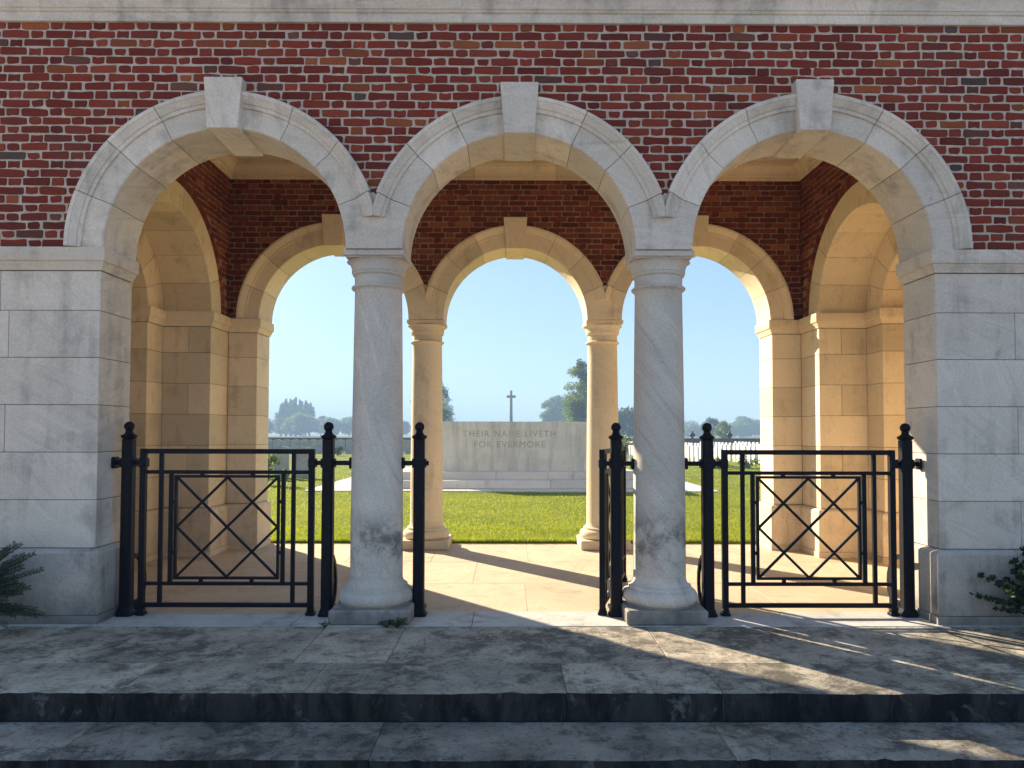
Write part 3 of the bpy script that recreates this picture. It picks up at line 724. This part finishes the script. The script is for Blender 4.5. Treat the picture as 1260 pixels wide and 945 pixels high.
# ceiling with cornice, roof
ce = thing('ceiling', (0, YC, ZCEIL), None, None, kind='structure')
m = MB(); m.box(-4.9, 4.9, T+.002, D-.002, ZCEIL, ZCEIL+.1); m.build('ceiling_slab', M['ceiling'], ce)
CORN = [(-.002, 4.607), (.024, 4.607), (.03, 4.613), (.03, 4.655), (.052, 4.658), (.052, 4.678), (.058, 4.70), (.078, 4.735), (.108, 4.755), (.108, 4.765), (.135, 4.767), (.135, ZCEIL-.001), (-.002, ZCEIL-.001)]
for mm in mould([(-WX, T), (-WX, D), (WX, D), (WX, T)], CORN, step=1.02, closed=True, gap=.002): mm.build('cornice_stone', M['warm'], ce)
ro = thing('roof', (0, YC, 5.1), None, None, kind='structure')
m = MB(); m.box(-7.1, 7.1, .02, D+T-.02, ZCEIL+.105, 5.55); m.build('roof_deck', M['roof'], ro)

# ------------------------------------------------------------------ iron gates and posts
GY = .22
def make_leaf():
    W_ = 1.375; c = W_/2
    t = thing('iron_gate', (-2.99, GY, 0), 'closed black iron gate with diamond lattice in the left archway', 'gate', 'black iron gates')
    o0 = t.location
    def part(nm, fn):
        m = MB(); fn(m); m.v = [(v[0]+o0.x, v[1]+o0.y, v[2]) for v in m.v]; return m.build(nm, M['iron'], t)
    for x in (.022, W_-.022):
        def f(m, x=x):
            m.box(x-.0225, x+.0225, -.0225, .0225, .0, 1.31, .004); m.box(x-.034, x+.034, -.034, .034, .0, .03, .006); m.box(x-.028, x+.028, -.028, .028, .03, .055, .008)
        part('stile', f)
    for z, h in ((1.290, .038), (1.126, .028), (.249, .026), (.082, .034)):
        part('rail', lambda m: m.box(.045, W_-.045, -.016, .016, z-h/2, z+h/2, .003))
    for x, z0, z1 in ((c-.523, .099, 1.271), (c+.523, .099, 1.271), (c-.443, .262, 1.112), (c+.443, .262, 1.112)):
        part('bar', lambda m: m.box(x-.0155, x+.0155, -.0145, .0145, z0, z1, .003))
    a, z0, z1, w = .405, .293, 1.092, .02
    def fr(m):
        m.box(c-a-w/2, c-a+w/2, -.012, .012, z0-w/2, z1+w/2); m.box(c+a-w/2, c+a+w/2, -.012, .012, z0-w/2, z1+w/2)
        m.box(c-a+w/2, c+a-w/2, -.0118, .0118, z0-w/2, z0+w/2); m.box(c-a+w/2, c+a-w/2, -.0118, .0118, z1-w/2, z1+w/2)
    part('lattice_frame', fr)
    zm = (z0+z1)/2; e = .008
    P_ = {'tl': (c-a+e, z1-e), 'tr': (c+a-e, z1-e), 'bl': (c-a+e, z0+e), 'br': (c+a-e, z0+e), 't': (c, z1-e), 'b': (c, z0+e), 'l': (c-a+e, zm), 'r': (c+a-e, zm)}
    for p, q, d in (('tl', 'br', .003), ('tr', 'bl', -.003), ('t', 'l', -.002), ('t', 'r', .002), ('b', 'l', .0025), ('b', 'r', -.0025)):
        part('lattice_bar', lambda m: m.bar((P_[p][0], d, P_[p][1]), (P_[q][0], d, P_[q][1]), .014, .019))
    for x, z, hor in ((c-.2, 1.107, 0), (c+.2, 1.107, 0), (c-.2, .27, 0), (c+.2, .27, 0), (c-.4225, zm+.2, 1), (c-.4225, zm-.2, 1), (c+.4225, zm+.2, 1), (c+.4225, zm-.2, 1)):
        part('spacer', (lambda m: m.box(x-.012, x+.012, -.01, .01, z-.013, z+.013)) if hor else (lambda m: m.box(x-.014, x+.014, -.01, .01, z-.014, z+.014)))
    return t
gate = make_leaf()
g2 = copy_tree(gate); g2.location = (1.617, GY, 0); g2['label'] = 'closed black iron gate with diamond lattice in the right archway'
g3 = copy_tree(gate); g3.location = (.664, GY, 0); g3.rotation_euler.z = R(73.6); g3['label'] = 'open black iron gate leaf swung inward beside the right column, seen edge-on'

def make_post():
    t = thing('gate_post', (-3.087, GY, 0), 'black gate post with ball top beside the left pier', 'gate post', 'black iron gate posts')
    o0 = t.location
    def part(nm, m, sm=30): m.v = [(v[0]+o0.x, v[1]+o0.y, v[2]) for v in m.v]; return m.build(nm, M['iron'], t, smooth=sm)
    def octa(z0, z1, h, c): return [[(sx*h*(1 if i == 0 else 1-c), sy) for i in (0,)] for sx in (1,) for sy in (1,)]
    m = MB(); h, c = .044, .014
    poly = [(h, -h+c), (h, h-c), (h-c, h), (-h+c, h), (-h, h-c), (-h, -h+c), (-h+c, -h), (h-c, -h)]
    m.prism(poly, lambda p: (p[0], p[1], .03), lambda p: (p[0]*.96, p[1]*.96, 1.385)); part('post', m)
    m = MB(); m.prism(poly, lambda p: (p[0]*1.45, p[1]*1.45, 0), lambda p: (p[0]*1.4, p[1]*1.4, .022)); m.prism(poly, lambda p: (p[0]*1.3, p[1]*1.3, .023), lambda p: (p[0]*1.05, p[1]*1.05, .06)); part('foot', m)
    m = MB(); m.lathe([(.04, 1.384), (.05, 1.39), (.06, 1.404), (.061, 1.414), (.05, 1.42), (.036, 1.428), (.028, 1.442), (.027, 1.455)], 20); part('cap', m)
    m = MB(); m.lathe([(max(.001, .039*math.sin(R(a))), 1.486-.039*math.cos(R(a))) for a in np.linspace(8, 180, 14)], 20); part('finial', m, 60)
    m = MB(); m.prism(poly, lambda p: (p[0]*1.22, p[1]*1.22, 1.165), lambda p: (p[0]*1.22, p[1]*1.22, 1.235)); part('collar', m)
    m = MB(); pts = [(0, .04, .455), (0, .10, .452), (0, .17, .43), (0, .23, .37), (0, .265, .29), (0, .275, .21), (0, .26, .13), (0, .215, .07), (0, .15, .04), (0, .10, .05), (0, .07, .09)]
    for p, q in zip(pts[:-1], pts[1:]): m.bar(p, q, .034, .022, (1, 0, 0))
    m.bar((0, .17, .012), (0, .30, .012), .055, .024); part('stay', m)
    m = MB(); m.bar((0, .045, .075), (0, .19, .075), .022, .03); part('lower_tie', m)
    return t
post = make_post()
def bracket(t, x0, x1, wall):
    """bar through the collar from the stone (x0) to the gate stile (x1), local x"""
    o = MB(); px = t.location.x
    o.bar((px+x0, GY, 1.2), (px+x1, GY, 1.2), .03, .036)
    o.build('bracket_bar', M['iron'], t)
    s = 1 if x0 < 0 else -1
    n = MB(); n.box(px+x0-.004, px+x0+s*.022, GY-.04, GY+.04, 1.155, 1.245, .006); n.build('wall_plate', M['iron'], t)
    if wall:
        n = MB(); n.box(px+x1-.03, px+x1+.03, GY-.032, GY+.032, 1.165, 1.235, .005); n.build('hinge', M['iron'], t)
POSTS = [(-3.087, -.115, .12, True, 'black gate post with ball top beside the left pier'),
         (-1.506, .192, -.125, True, 'black gate post left of the left column, latching the closed gate'),
         (-.785, -.14, .075, False, 'lone black gate post right of the left column with no gate'),
         (.777, .14, -.11, True, 'black gate post left of the right column, hinging the open gate'),
         (1.502, -.182, .13, True, 'black gate post right of the right column, latching the closed gate'),
         (3.083, .118, -.1, True, 'black gate post with ball top beside the right pier')]
for i, (x, b0, b1, h, lab) in enumerate(POSTS):
    t = post if i == 0 else copy_tree(post)
    t.location = (x, GY, 0); t['label'] = lab
for t, (x, b0, b1, h, lab) in zip([post]+[o for o in col.objects if o.name.startswith('gate_post.')], POSTS):
    bracket(t, b0, b1, h)

# ------------------------------------------------------------------ memorial stone, steps, cross
ms = thing('memorial_stone', (0, 13.0, 0), 'pale altar-like memorial stone with inscription on low steps in the lawn', 'memorial')
m = MB()
pr = [(11.5, .0), (17.0, .0)]
m.box(-4.95, 4.95, 11.52, 17.2, .0, .056, .006); m.build('paving_base', M['memorial_step'], ms)
def mstep(xh, y0, y1, z0, z1, cuts):
    xs = [-xh]+cuts+[xh]
    for a, b in zip(xs[:-1], xs[1:]):
        m = MB(); m.box(a+.003, b-.003, y0, y1, z0, z1, .008); m.build('step_stone', M['memorial_step'], ms)
mstep(3.75, 12.15, 15.6, .057, .255, [-1.9, .95]); mstep(3.2, 12.55, 15.2, .256, .445, [-.4, 1.55])
m = MB(); pts = [(12.95, .446), (12.95, .80), (12.97, .815), (13.03, 1.70), (13.045, 1.73), (14.4, 1.73), (14.42, 1.70), (14.5, .815), (14.52, .80), (14.52, .446)]
m.prism(pts, lambda p: (-2.0, p[0], p[1]), lambda p: (2.0, p[0], p[1])); m.build('altar_block', M['memorial'], ms, smooth=20)
for txt, z, sz in (('THEIR NAME LIVETH', 1.335, .176), ('FOR EVERMORE', 1.06, .176)):
    cu = bpy.data.curves.new('lettering', 'FONT'); cu.body = txt; cu.size = sz*1.32; cu.align_x = 'CENTER'; cu.extrude = .003; cu.space_character = 1.16; cu.space_word = 1.15
    o = bpy.data.objects.new('lettering', cu); col.objects.link(o); o.parent = ms
    yy = 12.97+(z+.1-.815)*(.06/.885)-.002
    o.location = (-.06, yy-13.0-.002, z); o.rotation_euler = (R(90)-math.atan(.06/.885), 0, 0); cu.materials.append(M['letter'])
    bpy.context.view_layer.update(); me_ = bpy.data.meshes.new_from_object(o); o2 = bpy.data.objects.new('lettering', me_); o2.matrix_basis = o.matrix_basis.copy()
    bpy.data.objects.remove(o); col.objects.link(o2); o2.parent = ms; o2.name = 'lettering'
cr = thing('stone_cross', (.1, 52, 0), 'distant grey stone cross rising above the memorial stone', 'cross')
m = MB(); m.prism([(-.15, -.12), (.15, -.12), (.15, .12), (-.15, .12)], lambda p: (.1+p[0], 52+p[1], .7), lambda p: (.1+p[0]*.62, 52+p[1]*.62, 4.85)); m.build('shaft', M['cross'], cr, smooth=0)
m = MB(); m.prism([(-.10, -.10), (.10, -.10), (.10, .10), (-.10, .10)], lambda p: (.1-.37, 52+p[0], 4.36+p[1]), lambda p: (.1+.37, 52+p[0], 4.36+p[1])); m.build('cross_arm', M['cross'], cr, smooth=0)
m = MB(); m.lathe([(1.3, 0), (1.3, .3), (1.0, .3), (1.0, .55), (.6, .56), (.5, .75)], 8, (.1, 52, 0)); m.build('base', M['cross'], cr, smooth=0)

# ------------------------------------------------------------------ headstones
def headstone(loc, mat, label, group, sgn):
    t = thing('headstone', loc, label, 'headstone', group)
    t.rotation_euler = (0, 0, 0)
    w, h, d = .38, .81, .076; pts = [(-w/2, -.05), (w/2, -.05), (w/2, h-.04)] + [(w/2*math.cos(a)*1.0, h-.04+.045*math.sin(a)) for a in np.linspace(.15, PI-.15, 7)] + [(-w/2, h-.04)]
    m = MB(); m.prism(pts, lambda p: (-d/2+loc[0], p[0]+loc[1], p[1]+loc[2]), lambda p: (d/2+loc[0], p[0]+loc[1], p[1]+loc[2])); m.build('slab', mat, t, smooth=25)
    return t
ORD = 'first second third fourth fifth sixth seventh eighth ninth tenth eleventh twelfth thirteenth fourteenth fifteenth sixteenth seventeenth eighteenth nineteenth twentieth'.split()
def ordn(i):
    return ORD[i] if i < 20 else ('twenty-'+ORD[i-20] if i < 29 else 'thirty-'+ORD[i-30] if i > 29 else 'thirtieth')
hs_grey = headstone((-5, 46, .02), M['headstone_shaded'], '-', 'shaded headstones left of the memorial stone', 1)
first_grey = True
hs_proto = headstone((5.9, 22, .02), M['headstone'], '-', 'white headstones right of the memorial stone', 1)
first = True
for ri, (xr, y0, y1) in enumerate(((5.9, 24, 46), (8.6, 23.5, 46), (11.2, 23, 46), (13.8, 24, 46), (16.4, 25, 46), (19.0, 28, 46))):
    y = y0+random.uniform(0, .5); q = 0
    while y < y1:
        o = hs_proto if first else copy_tree(hs_proto); first = False
        o['label'] = f'sunlit white headstone, {ordn(q)} from the front in the {ordn(ri)} row right of the memorial'; q += 1
        o.location = (xr+random.uniform(-.03, .03), y, .02); o.rotation_euler.z = R(random.gauss(0, 1.2)); y += .74
for ri, (yr, x0, x1) in enumerate(((41.5, -19.6, -5.2), (44.3, -20.6, -5.0), (47.2, -21.6, -4.6))):
    x = x1-random.uniform(0, .3); q = 0
    while x > x0:
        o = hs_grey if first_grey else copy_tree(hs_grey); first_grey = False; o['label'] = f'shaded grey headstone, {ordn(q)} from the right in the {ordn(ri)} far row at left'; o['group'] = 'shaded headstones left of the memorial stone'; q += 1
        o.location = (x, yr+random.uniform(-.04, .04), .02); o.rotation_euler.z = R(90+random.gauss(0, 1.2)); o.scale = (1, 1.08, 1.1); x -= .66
for i, x in enumerate((-6.47, -7.12, -7.78, -8.44)):
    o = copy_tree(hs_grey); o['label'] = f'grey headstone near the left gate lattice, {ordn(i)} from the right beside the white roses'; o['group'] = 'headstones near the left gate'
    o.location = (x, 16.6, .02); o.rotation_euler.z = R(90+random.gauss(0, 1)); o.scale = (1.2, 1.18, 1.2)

# boundary wall
bw = thing('boundary_wall', (0, 50.3, 0), 'low dark boundary wall along the far edge of the cemetery lawn', 'wall')
m = MB(); m.box(-70, 70, 50.1, 50.5, -.3, .93); m.build('wall_body', M['wall_far'], bw)
m = MB(); m.box(-70, 70, 50.04, 50.56, .931, 1.03, .01); m.build('coping', M['wall_far'], bw)
def finial(x, label):
    t = thing('wall_urn', (x, 50.3, 1.03), label, 'urn', 'urns on the far wall')
    m = MB(); m.lathe([(.12, 1.03), (.12, 1.06), (.07, 1.09), (.2, 1.2), (.24, 1.32), (.2, 1.4), (.1, 1.43), (.07, 1.55), (.02, 1.62)], 12, (x, 50.3, 0)); m.build('urn_body', M['iron'], t)
finial(14.35, 'small dark urn on the far wall left of the right-hand gate post top'); finial(17.3, 'small dark urn on the far wall in front of pale green bushes')

# ------------------------------------------------------------------ plants
def leaves(n, clumps, size, flat=.0):
    """clumps [(x,y,z,rx,ry,rz,weight)] -> quads, biased to the clump shells"""
    w = np.array([c[6] for c in clumps], float); w /= w.sum(); idx = RNG.choice(len(clumps), n, p=w)
    C = np.array([c[:6] for c in clumps])[idx]; d = RNG.normal(size=(n, 3)); d /= np.linalg.norm(d, axis=1)[:, None]
    r = RNG.random(n)[:, None]**.45; p = C[:, :3]+C[:, 3:6]*d*r
    a = RNG.normal(size=(n, 3)); a /= np.linalg.norm(a, axis=1)[:, None]; b = np.cross(a, RNG.normal(size=(n, 3))); b /= np.linalg.norm(b, axis=1)[:, None]
    s = size*RNG.uniform(.6, 1.3, n)[:, None]
    q = np.stack([p-a*s*.5, p+b*s*.32, p+a*s*.5, p-b*s*.32], 1)
    return q.reshape(-1, 3)
def tree(x, y, h, w, kind, label, group, n=3500, mat='leaf', size=None, seed=0, z0=0):
    rnd = random.Random(seed); nm = 'poplar_tree' if kind == 'poplar' else 'tree'
    t = thing(nm, (x, y, z0), label, 'tree', group)
    m = MB(); lean = rnd.uniform(-.02, .02)*h
    m.tube([(x, y, z0-.2), (x+lean*.3, y, z0+h*.3), (x+lean, y, z0+h*.85)], [.028*h, .02*h, .004*h], 7)
    cl = []
    if kind == 'poplar':
        k_ = 26
        for i in range(k_):
            u = (i+.5)/k_; zz = h*(.12+.86*u); rad = w/2*min(1.0, (u*4+.35), ((1-u)*2.2)**.55+.12)*rnd.uniform(.82, 1.1)
            a = rnd.uniform(0, 2*PI); cl.append((x+lean*u+math.cos(a)*rad*.5, y+math.sin(a)*rad*.5, z0+zz, rad*.72, rad*.72, h*.07, .3+rad))
    else:
        k_ = 24
        for i in range(k_):
            a = rnd.uniform(0, 2*PI); u = rnd.uniform(-.8, 1); rr = math.sqrt(max(0, 1-u*u))*w/2*rnd.uniform(.45, .85)
            zz = h*(.56+.36*u); s = w*rnd.uniform(.16, .26); cl.append((x+math.cos(a)*rr, y+math.sin(a)*rr, z0+zz, s, s, s*.8, s**2))
            if i % 3 == 0: m.tube([(x+lean*.4, y, z0+h*.32), (x+math.cos(a)*rr*.5, y+math.sin(a)*rr*.5, z0+(zz+h*.3)/2), (x+math.cos(a)*rr, y+math.sin(a)*rr, z0+zz)], [.012*h, .008*h, .003*h], 5)
    m.build('trunk', M['bark'], t)
    V = leaves(n, cl, size or max(.12, w*.05)); V -= np.array([x, y, z0])
    tri_obj('crown', V, M[mat], t, 4)
    return t
def X_(u, dist): return (u-634)/871*dist-.07
def H_(v, dist): return 1.44+(532-v)/871*dist
GT = 'hazy trees far beyond the wall at left'
d = 250
for i, (u, v) in enumerate(((354, 497), (360, 492), (366, 491), (372, 490), (378, 492), (384, 494), (389, 496))):
    tree(X_(u, d+i*3 % 7), d-5.4+(i*3 % 7), H_(v, d), 3.6, 'poplar', f'tall hazy blue poplar, {["leftmost", "second", "third", "middle", "fifth", "sixth", "rightmost"][i]} of seven in the clump through the left arch', GT, 3600, 'leaf', .6, i)
for i, (u, v, w) in enumerate(((324, 512, 9), (338, 510, 9), (348, 512, 8), (364, 514, 9), (380, 515, 9), (396, 508, 8), (405, 513, 7), (416, 517, 7), (428, 516, 8), (440, 515, 8), (503, 517, 7))):
    tree(X_(u, d), d-8-(i % 3)*6, H_(v, d-10), w, 'round', f'low rounded hazy blue tree, {ordn(i)} from the left through the left arch' if i < 10 else 'small hazy blue tree glimpsed between the two left columns', GT, 4200, 'leaf', .7, 40+i)
tree(X_(539, 85), 79.6, H_(455, 85), 4.6, 'poplar', 'green poplar beside the left rear column, above the memorial stone', 'poplars', 13000, 'leaf', .22, 81)
tree(X_(724, 85), 79.6, H_(444, 85), 4.8, 'poplar', 'taller green poplar beside the right rear column, above the memorial stone', 'poplars', 16000, 'leaf', .22, 82)
tree(X_(557, 200), 194, H_(486, 200), 4.5, 'poplar', 'hazy pale poplar behind the green one at left', 'poplars', 2500, 'leaf', .5, 83)
tree(X_(683, 190), 184, H_(491, 190), 6, 'round', 'rounded hazy tree left of the taller green poplar', 'trees beyond the memorial stone', 6000, 'leaf', .5, 84)
tree(X_(694, 200), 195, H_(485, 200), 6.5, 'round', 'larger hazy grey-green tree touching the taller green poplar', 'trees beyond the memorial stone', 6500, 'leaf', .5, 85)
tree(X_(781, 115), 109, H_(504, 115), 6.5, 'round', 'dark bushy tree between the right columns', 'trees at right', 6000, 'leaf_dark', .32, 86)
tree(X_(762, 120), 113, H_(510, 120), 5.5, 'round', 'lower dark tree half hidden behind the right rear column', 'trees at right', 4000, 'leaf_dark', .32, 87)
tree(X_(856, 300), 294, H_(522, 300), 12, 'round', 'far blue rounded tree beside the right front column', 'trees at right', 2500, 'leaf', .7, 88)
tree(X_(881, 130), 124, H_(515, 130), 3.6, 'round', 'dark green tree behind the gate post top through the right arch', 'trees at right', 3500, 'leaf_dark', .25, 89)
tree(X_(896, 95), 89, H_(517, 95), 2.2, 'round', 'light green young tree with wispy top beyond the wall', 'trees at right', 2600, 'leaf_bright', .18, 90)
tree(X_(903, 95), 91, H_(522, 95), 2.0, 'round', 'lower light green bush beside the wispy young tree', 'trees at right', 2000, 'leaf_bright', .18, 91)
for i, (u, v, w) in enumerate(((913, 521, 8), (921, 513, 7), (929, 518, 7), (938, 516, 9), (870, 524, 9), (950, 519, 9))):
    tree(X_(u, 240), 230+i*3, H_(v, 240), w, 'round', f'hazy blue-green tree, {["second", "third", "fourth", "fifth", "first", "last"][i]} from the left beyond the wall through the right arch', 'trees at right', 4200, 'leaf', .65, 100+i)

def bush(nm, x, y, w, h, n, size, mat, label, cat='plant', group=None, flowers=None, seed=0, z=0.02):
    rnd = random.Random(seed); t = thing(nm, (x, y, z), label, cat, group); cl = []
    m = MB()
    for i in range(9):
        a = rnd.uniform(0, 2*PI); r_ = rnd.uniform(0, w*.35); zz = h*rnd.uniform(.25, .85); s = w*rnd.uniform(.16, .3)
        cl.append((x+math.cos(a)*r_, y+math.sin(a)*r_, z+zz, s, s, s, s*s)); m.tube([(x, y, z), (x+math.cos(a)*r_, y+math.sin(a)*r_, z+zz)], [.012, .005], 5)
    m.build('stem', M['bark'], t)
    o3 = np.array([x, y, z]); tri_obj('foliage', leaves(n, cl, size)-o3, M[mat], t, 4)
    if flowers:
        f, k_, s = flowers; c2 = [(c[0], c[1]-c[3]*.5, c[2]+c[5]*.5, c[3], c[4], c[5], 1) for c in cl]
        tri_obj('blossom', leaves(k_, c2, s)-o3, M[f], t, 4)
    return t
bush('rose_bush', -6.55, 13.6, .8, .95, 900, .07, 'leaf', 'rose bush with white blooms through the left gate', flowers=('white_petal', 130, .075), seed=1)
bush('flowering_bush', 5.75, 30.5, 1.7, 1.25, 1500, .11, 'leaf_bright', 'yellow-green bush at the headstones between the right columns', flowers=('yellow_petal', 60, .1), seed=2)
bush('flowering_bush', 5.6, 25.5, 1.0, .5, 900, .09, 'leaf_bright', 'low green planting at the foot of the headstones left of the right column', seed=3)
for i, (x, y, w, h) in enumerate(((8.2, 22.6, .8, .4), (9.6, 23.2, .9, .45), (10.8, 22.5, 1.0, .5), (8.9, 26, .8, .45), (12.3, 24, 1, .5))):
    bush('border_plant', x, y, w, h, 500, .09, 'leaf_bright' if i % 2 else 'leaf', f'low green border plant by the right-hand headstones, {["leftmost", "second from the left", "fourth from the left", "behind the leftmost one", "rightmost"][i]}', group='border plants by the right headstones', seed=10+i)
for i, (x, y, w, h) in enumerate(((-9.2, 38, 1.2, .7), (-8.0, 37, 1.3, .6), (-12, 36, 1.0, .5), (-10.3, 37, .8, .6))):
    bush('border_plant', x, y, w, h, 500, .1, 'leaf_dark', f'small dark shrub before the shaded headstones, {["third from the left", "rightmost", "leftmost", "second from the left"][i]} of four', group='shrubs by the left headstones', seed=20+i)
bush('border_plant', -6.6, 15.2, .45, .4, 250, .06, 'leaf', 'low plant between the headstones behind the left gate', seed=31)

# evergreen sprigs at the frame edges
def conifer(x, y, z, label, sprays, nm, mat, nl=.014, seed=0):
    rnd = random.Random(seed); t = thing(nm, (x, y, z), label, 'shrub'); V = []; mb = MB()
    for (ax, ay, az, ln) in sprays:
        d = Vector((ax, ay, az)).normalized(); p0 = Vector((x, y, z+.05)); n = int(ln/.006); pts = []
        for i in range(10):
            u = i/9; pts.append(p0+d*ln*u+Vector((0, 0, -.10*ln*u*u)))
        mb.tube(pts, [.006*(1-.8*i/9)+.001 for i in range(10)], 5)
        side = d.cross(Vector((0, -1, .2))).normalized()
        for i in range(n):
            u = .15+.85*i/n; p = p0+d*ln*u+Vector((0, 0, -.10*ln*u*u))
            for sgn in (-1, 1):
                L = nl*rnd.uniform(.9, 1.3)*(1.25-.5*u); o = side*sgn*L+d*L*.75+Vector((rnd.uniform(-.3, .3), rnd.uniform(-.5, .5), rnd.uniform(-.3, .3)))*L
                wv = d*.0034
                V += [p-wv, p+o*.6-wv*.4, p+o, p+o*.6+wv*1.4]
    mb.build('branch', M['bark'], t)
    V = np.array([tuple(v) for v in V])-np.array([x, y, z]); tri_obj('needles', V, M[mat], t, 4)
rs = random.Random(5)
sp = [(rs.uniform(.15, 1), rs.uniform(-.5, .45), rs.uniform(-.15, .75), rs.uniform(.3, .62)) for _ in range(60)]
sp += [(.93, -.0, .42, .74), (.9, .05, .62, .72), (.95, -.05, .3, .60), (.8, 0, .8, .68)]
sp += [(rs.uniform(-1, .2), rs.uniform(-.6, .4), rs.uniform(0, 1), rs.uniform(.3, .6)) for _ in range(24)]
conifer(-4.0, -.42, .2, 'dark evergreen yew shrub poking in at the left picture edge', sp, 'yew_shrub', 'leaf_yew', .022, 3)
rs = random.Random(9); bx = thing('box_shrub', (3.9, -.30, .12), 'small-leaved dark shrub at the right picture edge', 'shrub'); mb = MB(); cl = []
for i in range(95):
    a = Vector((rs.uniform(-1, .6), rs.uniform(-.6, .5), rs.uniform(.1, 1.3))).normalized(); L = rs.uniform(.3, .58)
    p = Vector((3.9, -.30, .12)); q = p+a*L; mb.tube([p, p+a*L*.5+Vector((0, 0, .02)), q], [.006, .004, .002], 5)
    for u in np.linspace(.35, 1, 7): cl.append((*(p+a*L*u), .022, .022, .022, 1))
mb.build('branch', M['bark'], bx); tri_obj('foliage', leaves(12000, cl, .03)-np.array([3.9, -.30, .12]), M['leaf_dark'], bx, 4)

def weed(x, y, n, sz, label, seed):
    rnd = random.Random(seed); t = thing('weed', (x, y, 0), label, 'weed'); m = MB(); st_ = MB()
    for i in range(n):
        a = rnd.uniform(0, 2*PI); r_ = rnd.uniform(.3, 1)*sz; h = rnd.uniform(.25, .8)*sz
        d = Vector((math.cos(a), math.sin(a)*.6, 0)); p = Vector((x, y, 0)); q = p+d*r_+Vector((0, 0, h))
        st_.bar(p, q, .002); s = Vector((-d.y, d.x, 0)).normalized(); L = sz*.5*rnd.uniform(.6, 1.2)
        m.add([q-d*L*.4, q+s*L*.3+Vector((0, 0, .004)), q+d*L*.3+s*L*.22, q+d*L*.6-Vector((0, 0, L*.2)), q+d*L*.3-s*L*.22, q-s*L*.3+Vector((0, 0, .004))], [(0, 1, 2, 3, 4, 5)])
    st_.build('stem', M['leaf'], t); m.build('leaf_cluster', M['leaf'], t, smooth=0)
weed(-.90, -.13, 34, .085, 'green weed at the right corner of the left column plinth', 1)
weed(-.98, -.12, 20, .06, 'small green weed against the front of the left column plinth', 2)
weed(-1.43, -.12, 16, .05, 'tiny weed at the left corner of the left column plinth', 3)
tw = thing('dry_twigs', (1.05, -1.55, -.16), 'dry twigs lying on the lower step', 'twigs'); rs = random.Random(4)
for i in range(11):
    x, y = 1.05+rs.uniform(-.16, .22), -1.53+rs.uniform(-.06, .06); a = rs.uniform(-.7, .5); L = rs.uniform(.05, .2)
    m = MB(); m.tube([(x, y, -.152), (x+math.cos(a)*L*.5, y+math.sin(a)*L*.4, -.146), (x+math.cos(a)*L, y+math.sin(a)*L, -.153)], .0028, 5); m.build('twig', M['twig'], tw)

V = []
for i in range(260):
    if random.random() < .6: x, y, z = random.uniform(-3.6, 3.8), -1.445-abs(random.gauss(0, .05)), -.158
    elif random.random() < .5: x, y, z = random.uniform(-3.6, 3.7), -.1-abs(random.gauss(0, .06)), .002
    else: x, y, z = random.uniform(-3.5, 3.7), random.uniform(-1.4, -.15), .003
    a = random.uniform(0, 6.3); L = random.uniform(.004, .014); u = Vector((math.cos(a), math.sin(a), random.uniform(-.1, .4)))*L; w = Vector((-math.sin(a), math.cos(a), random.uniform(0, .3)))*L*random.uniform(.3, .7)
    p = Vector((x, y, z+.002)); V += [p-u, p-w*.9, p+u, p+w]
o = tri_obj('leaf_litter', np.array([tuple(v) for v in V]), M['twig'], None, 4); tag(o, 'scattered dry leaf bits along the backs of the stone steps', 'litter', kind='stuff')

# ------------------------------------------------------------------ haze
k = bpy.data.materials.new('morning haze'); k.use_nodes = True; nt = k.node_tree
for n_ in list(nt.nodes):
    if n_.type == 'BSDF_PRINCIPLED': nt.nodes.remove(n_)
vol = nt.nodes.new('ShaderNodeVolumePrincipled'); vol.inputs['Color'].default_value = (.50, .73, 1.0, 1); vol.inputs['Density'].default_value = .0023; vol.inputs['Anisotropy'].default_value = 0
nt.links.new(vol.outputs[0], nt.nodes['Material Output'].inputs['Volume'])
m = MB(); m.box(-1600, 1600, -450, 1600, -1.7, 32); hz = m.build('haze', k, smooth=0); hz['kind'] = 'stuff'
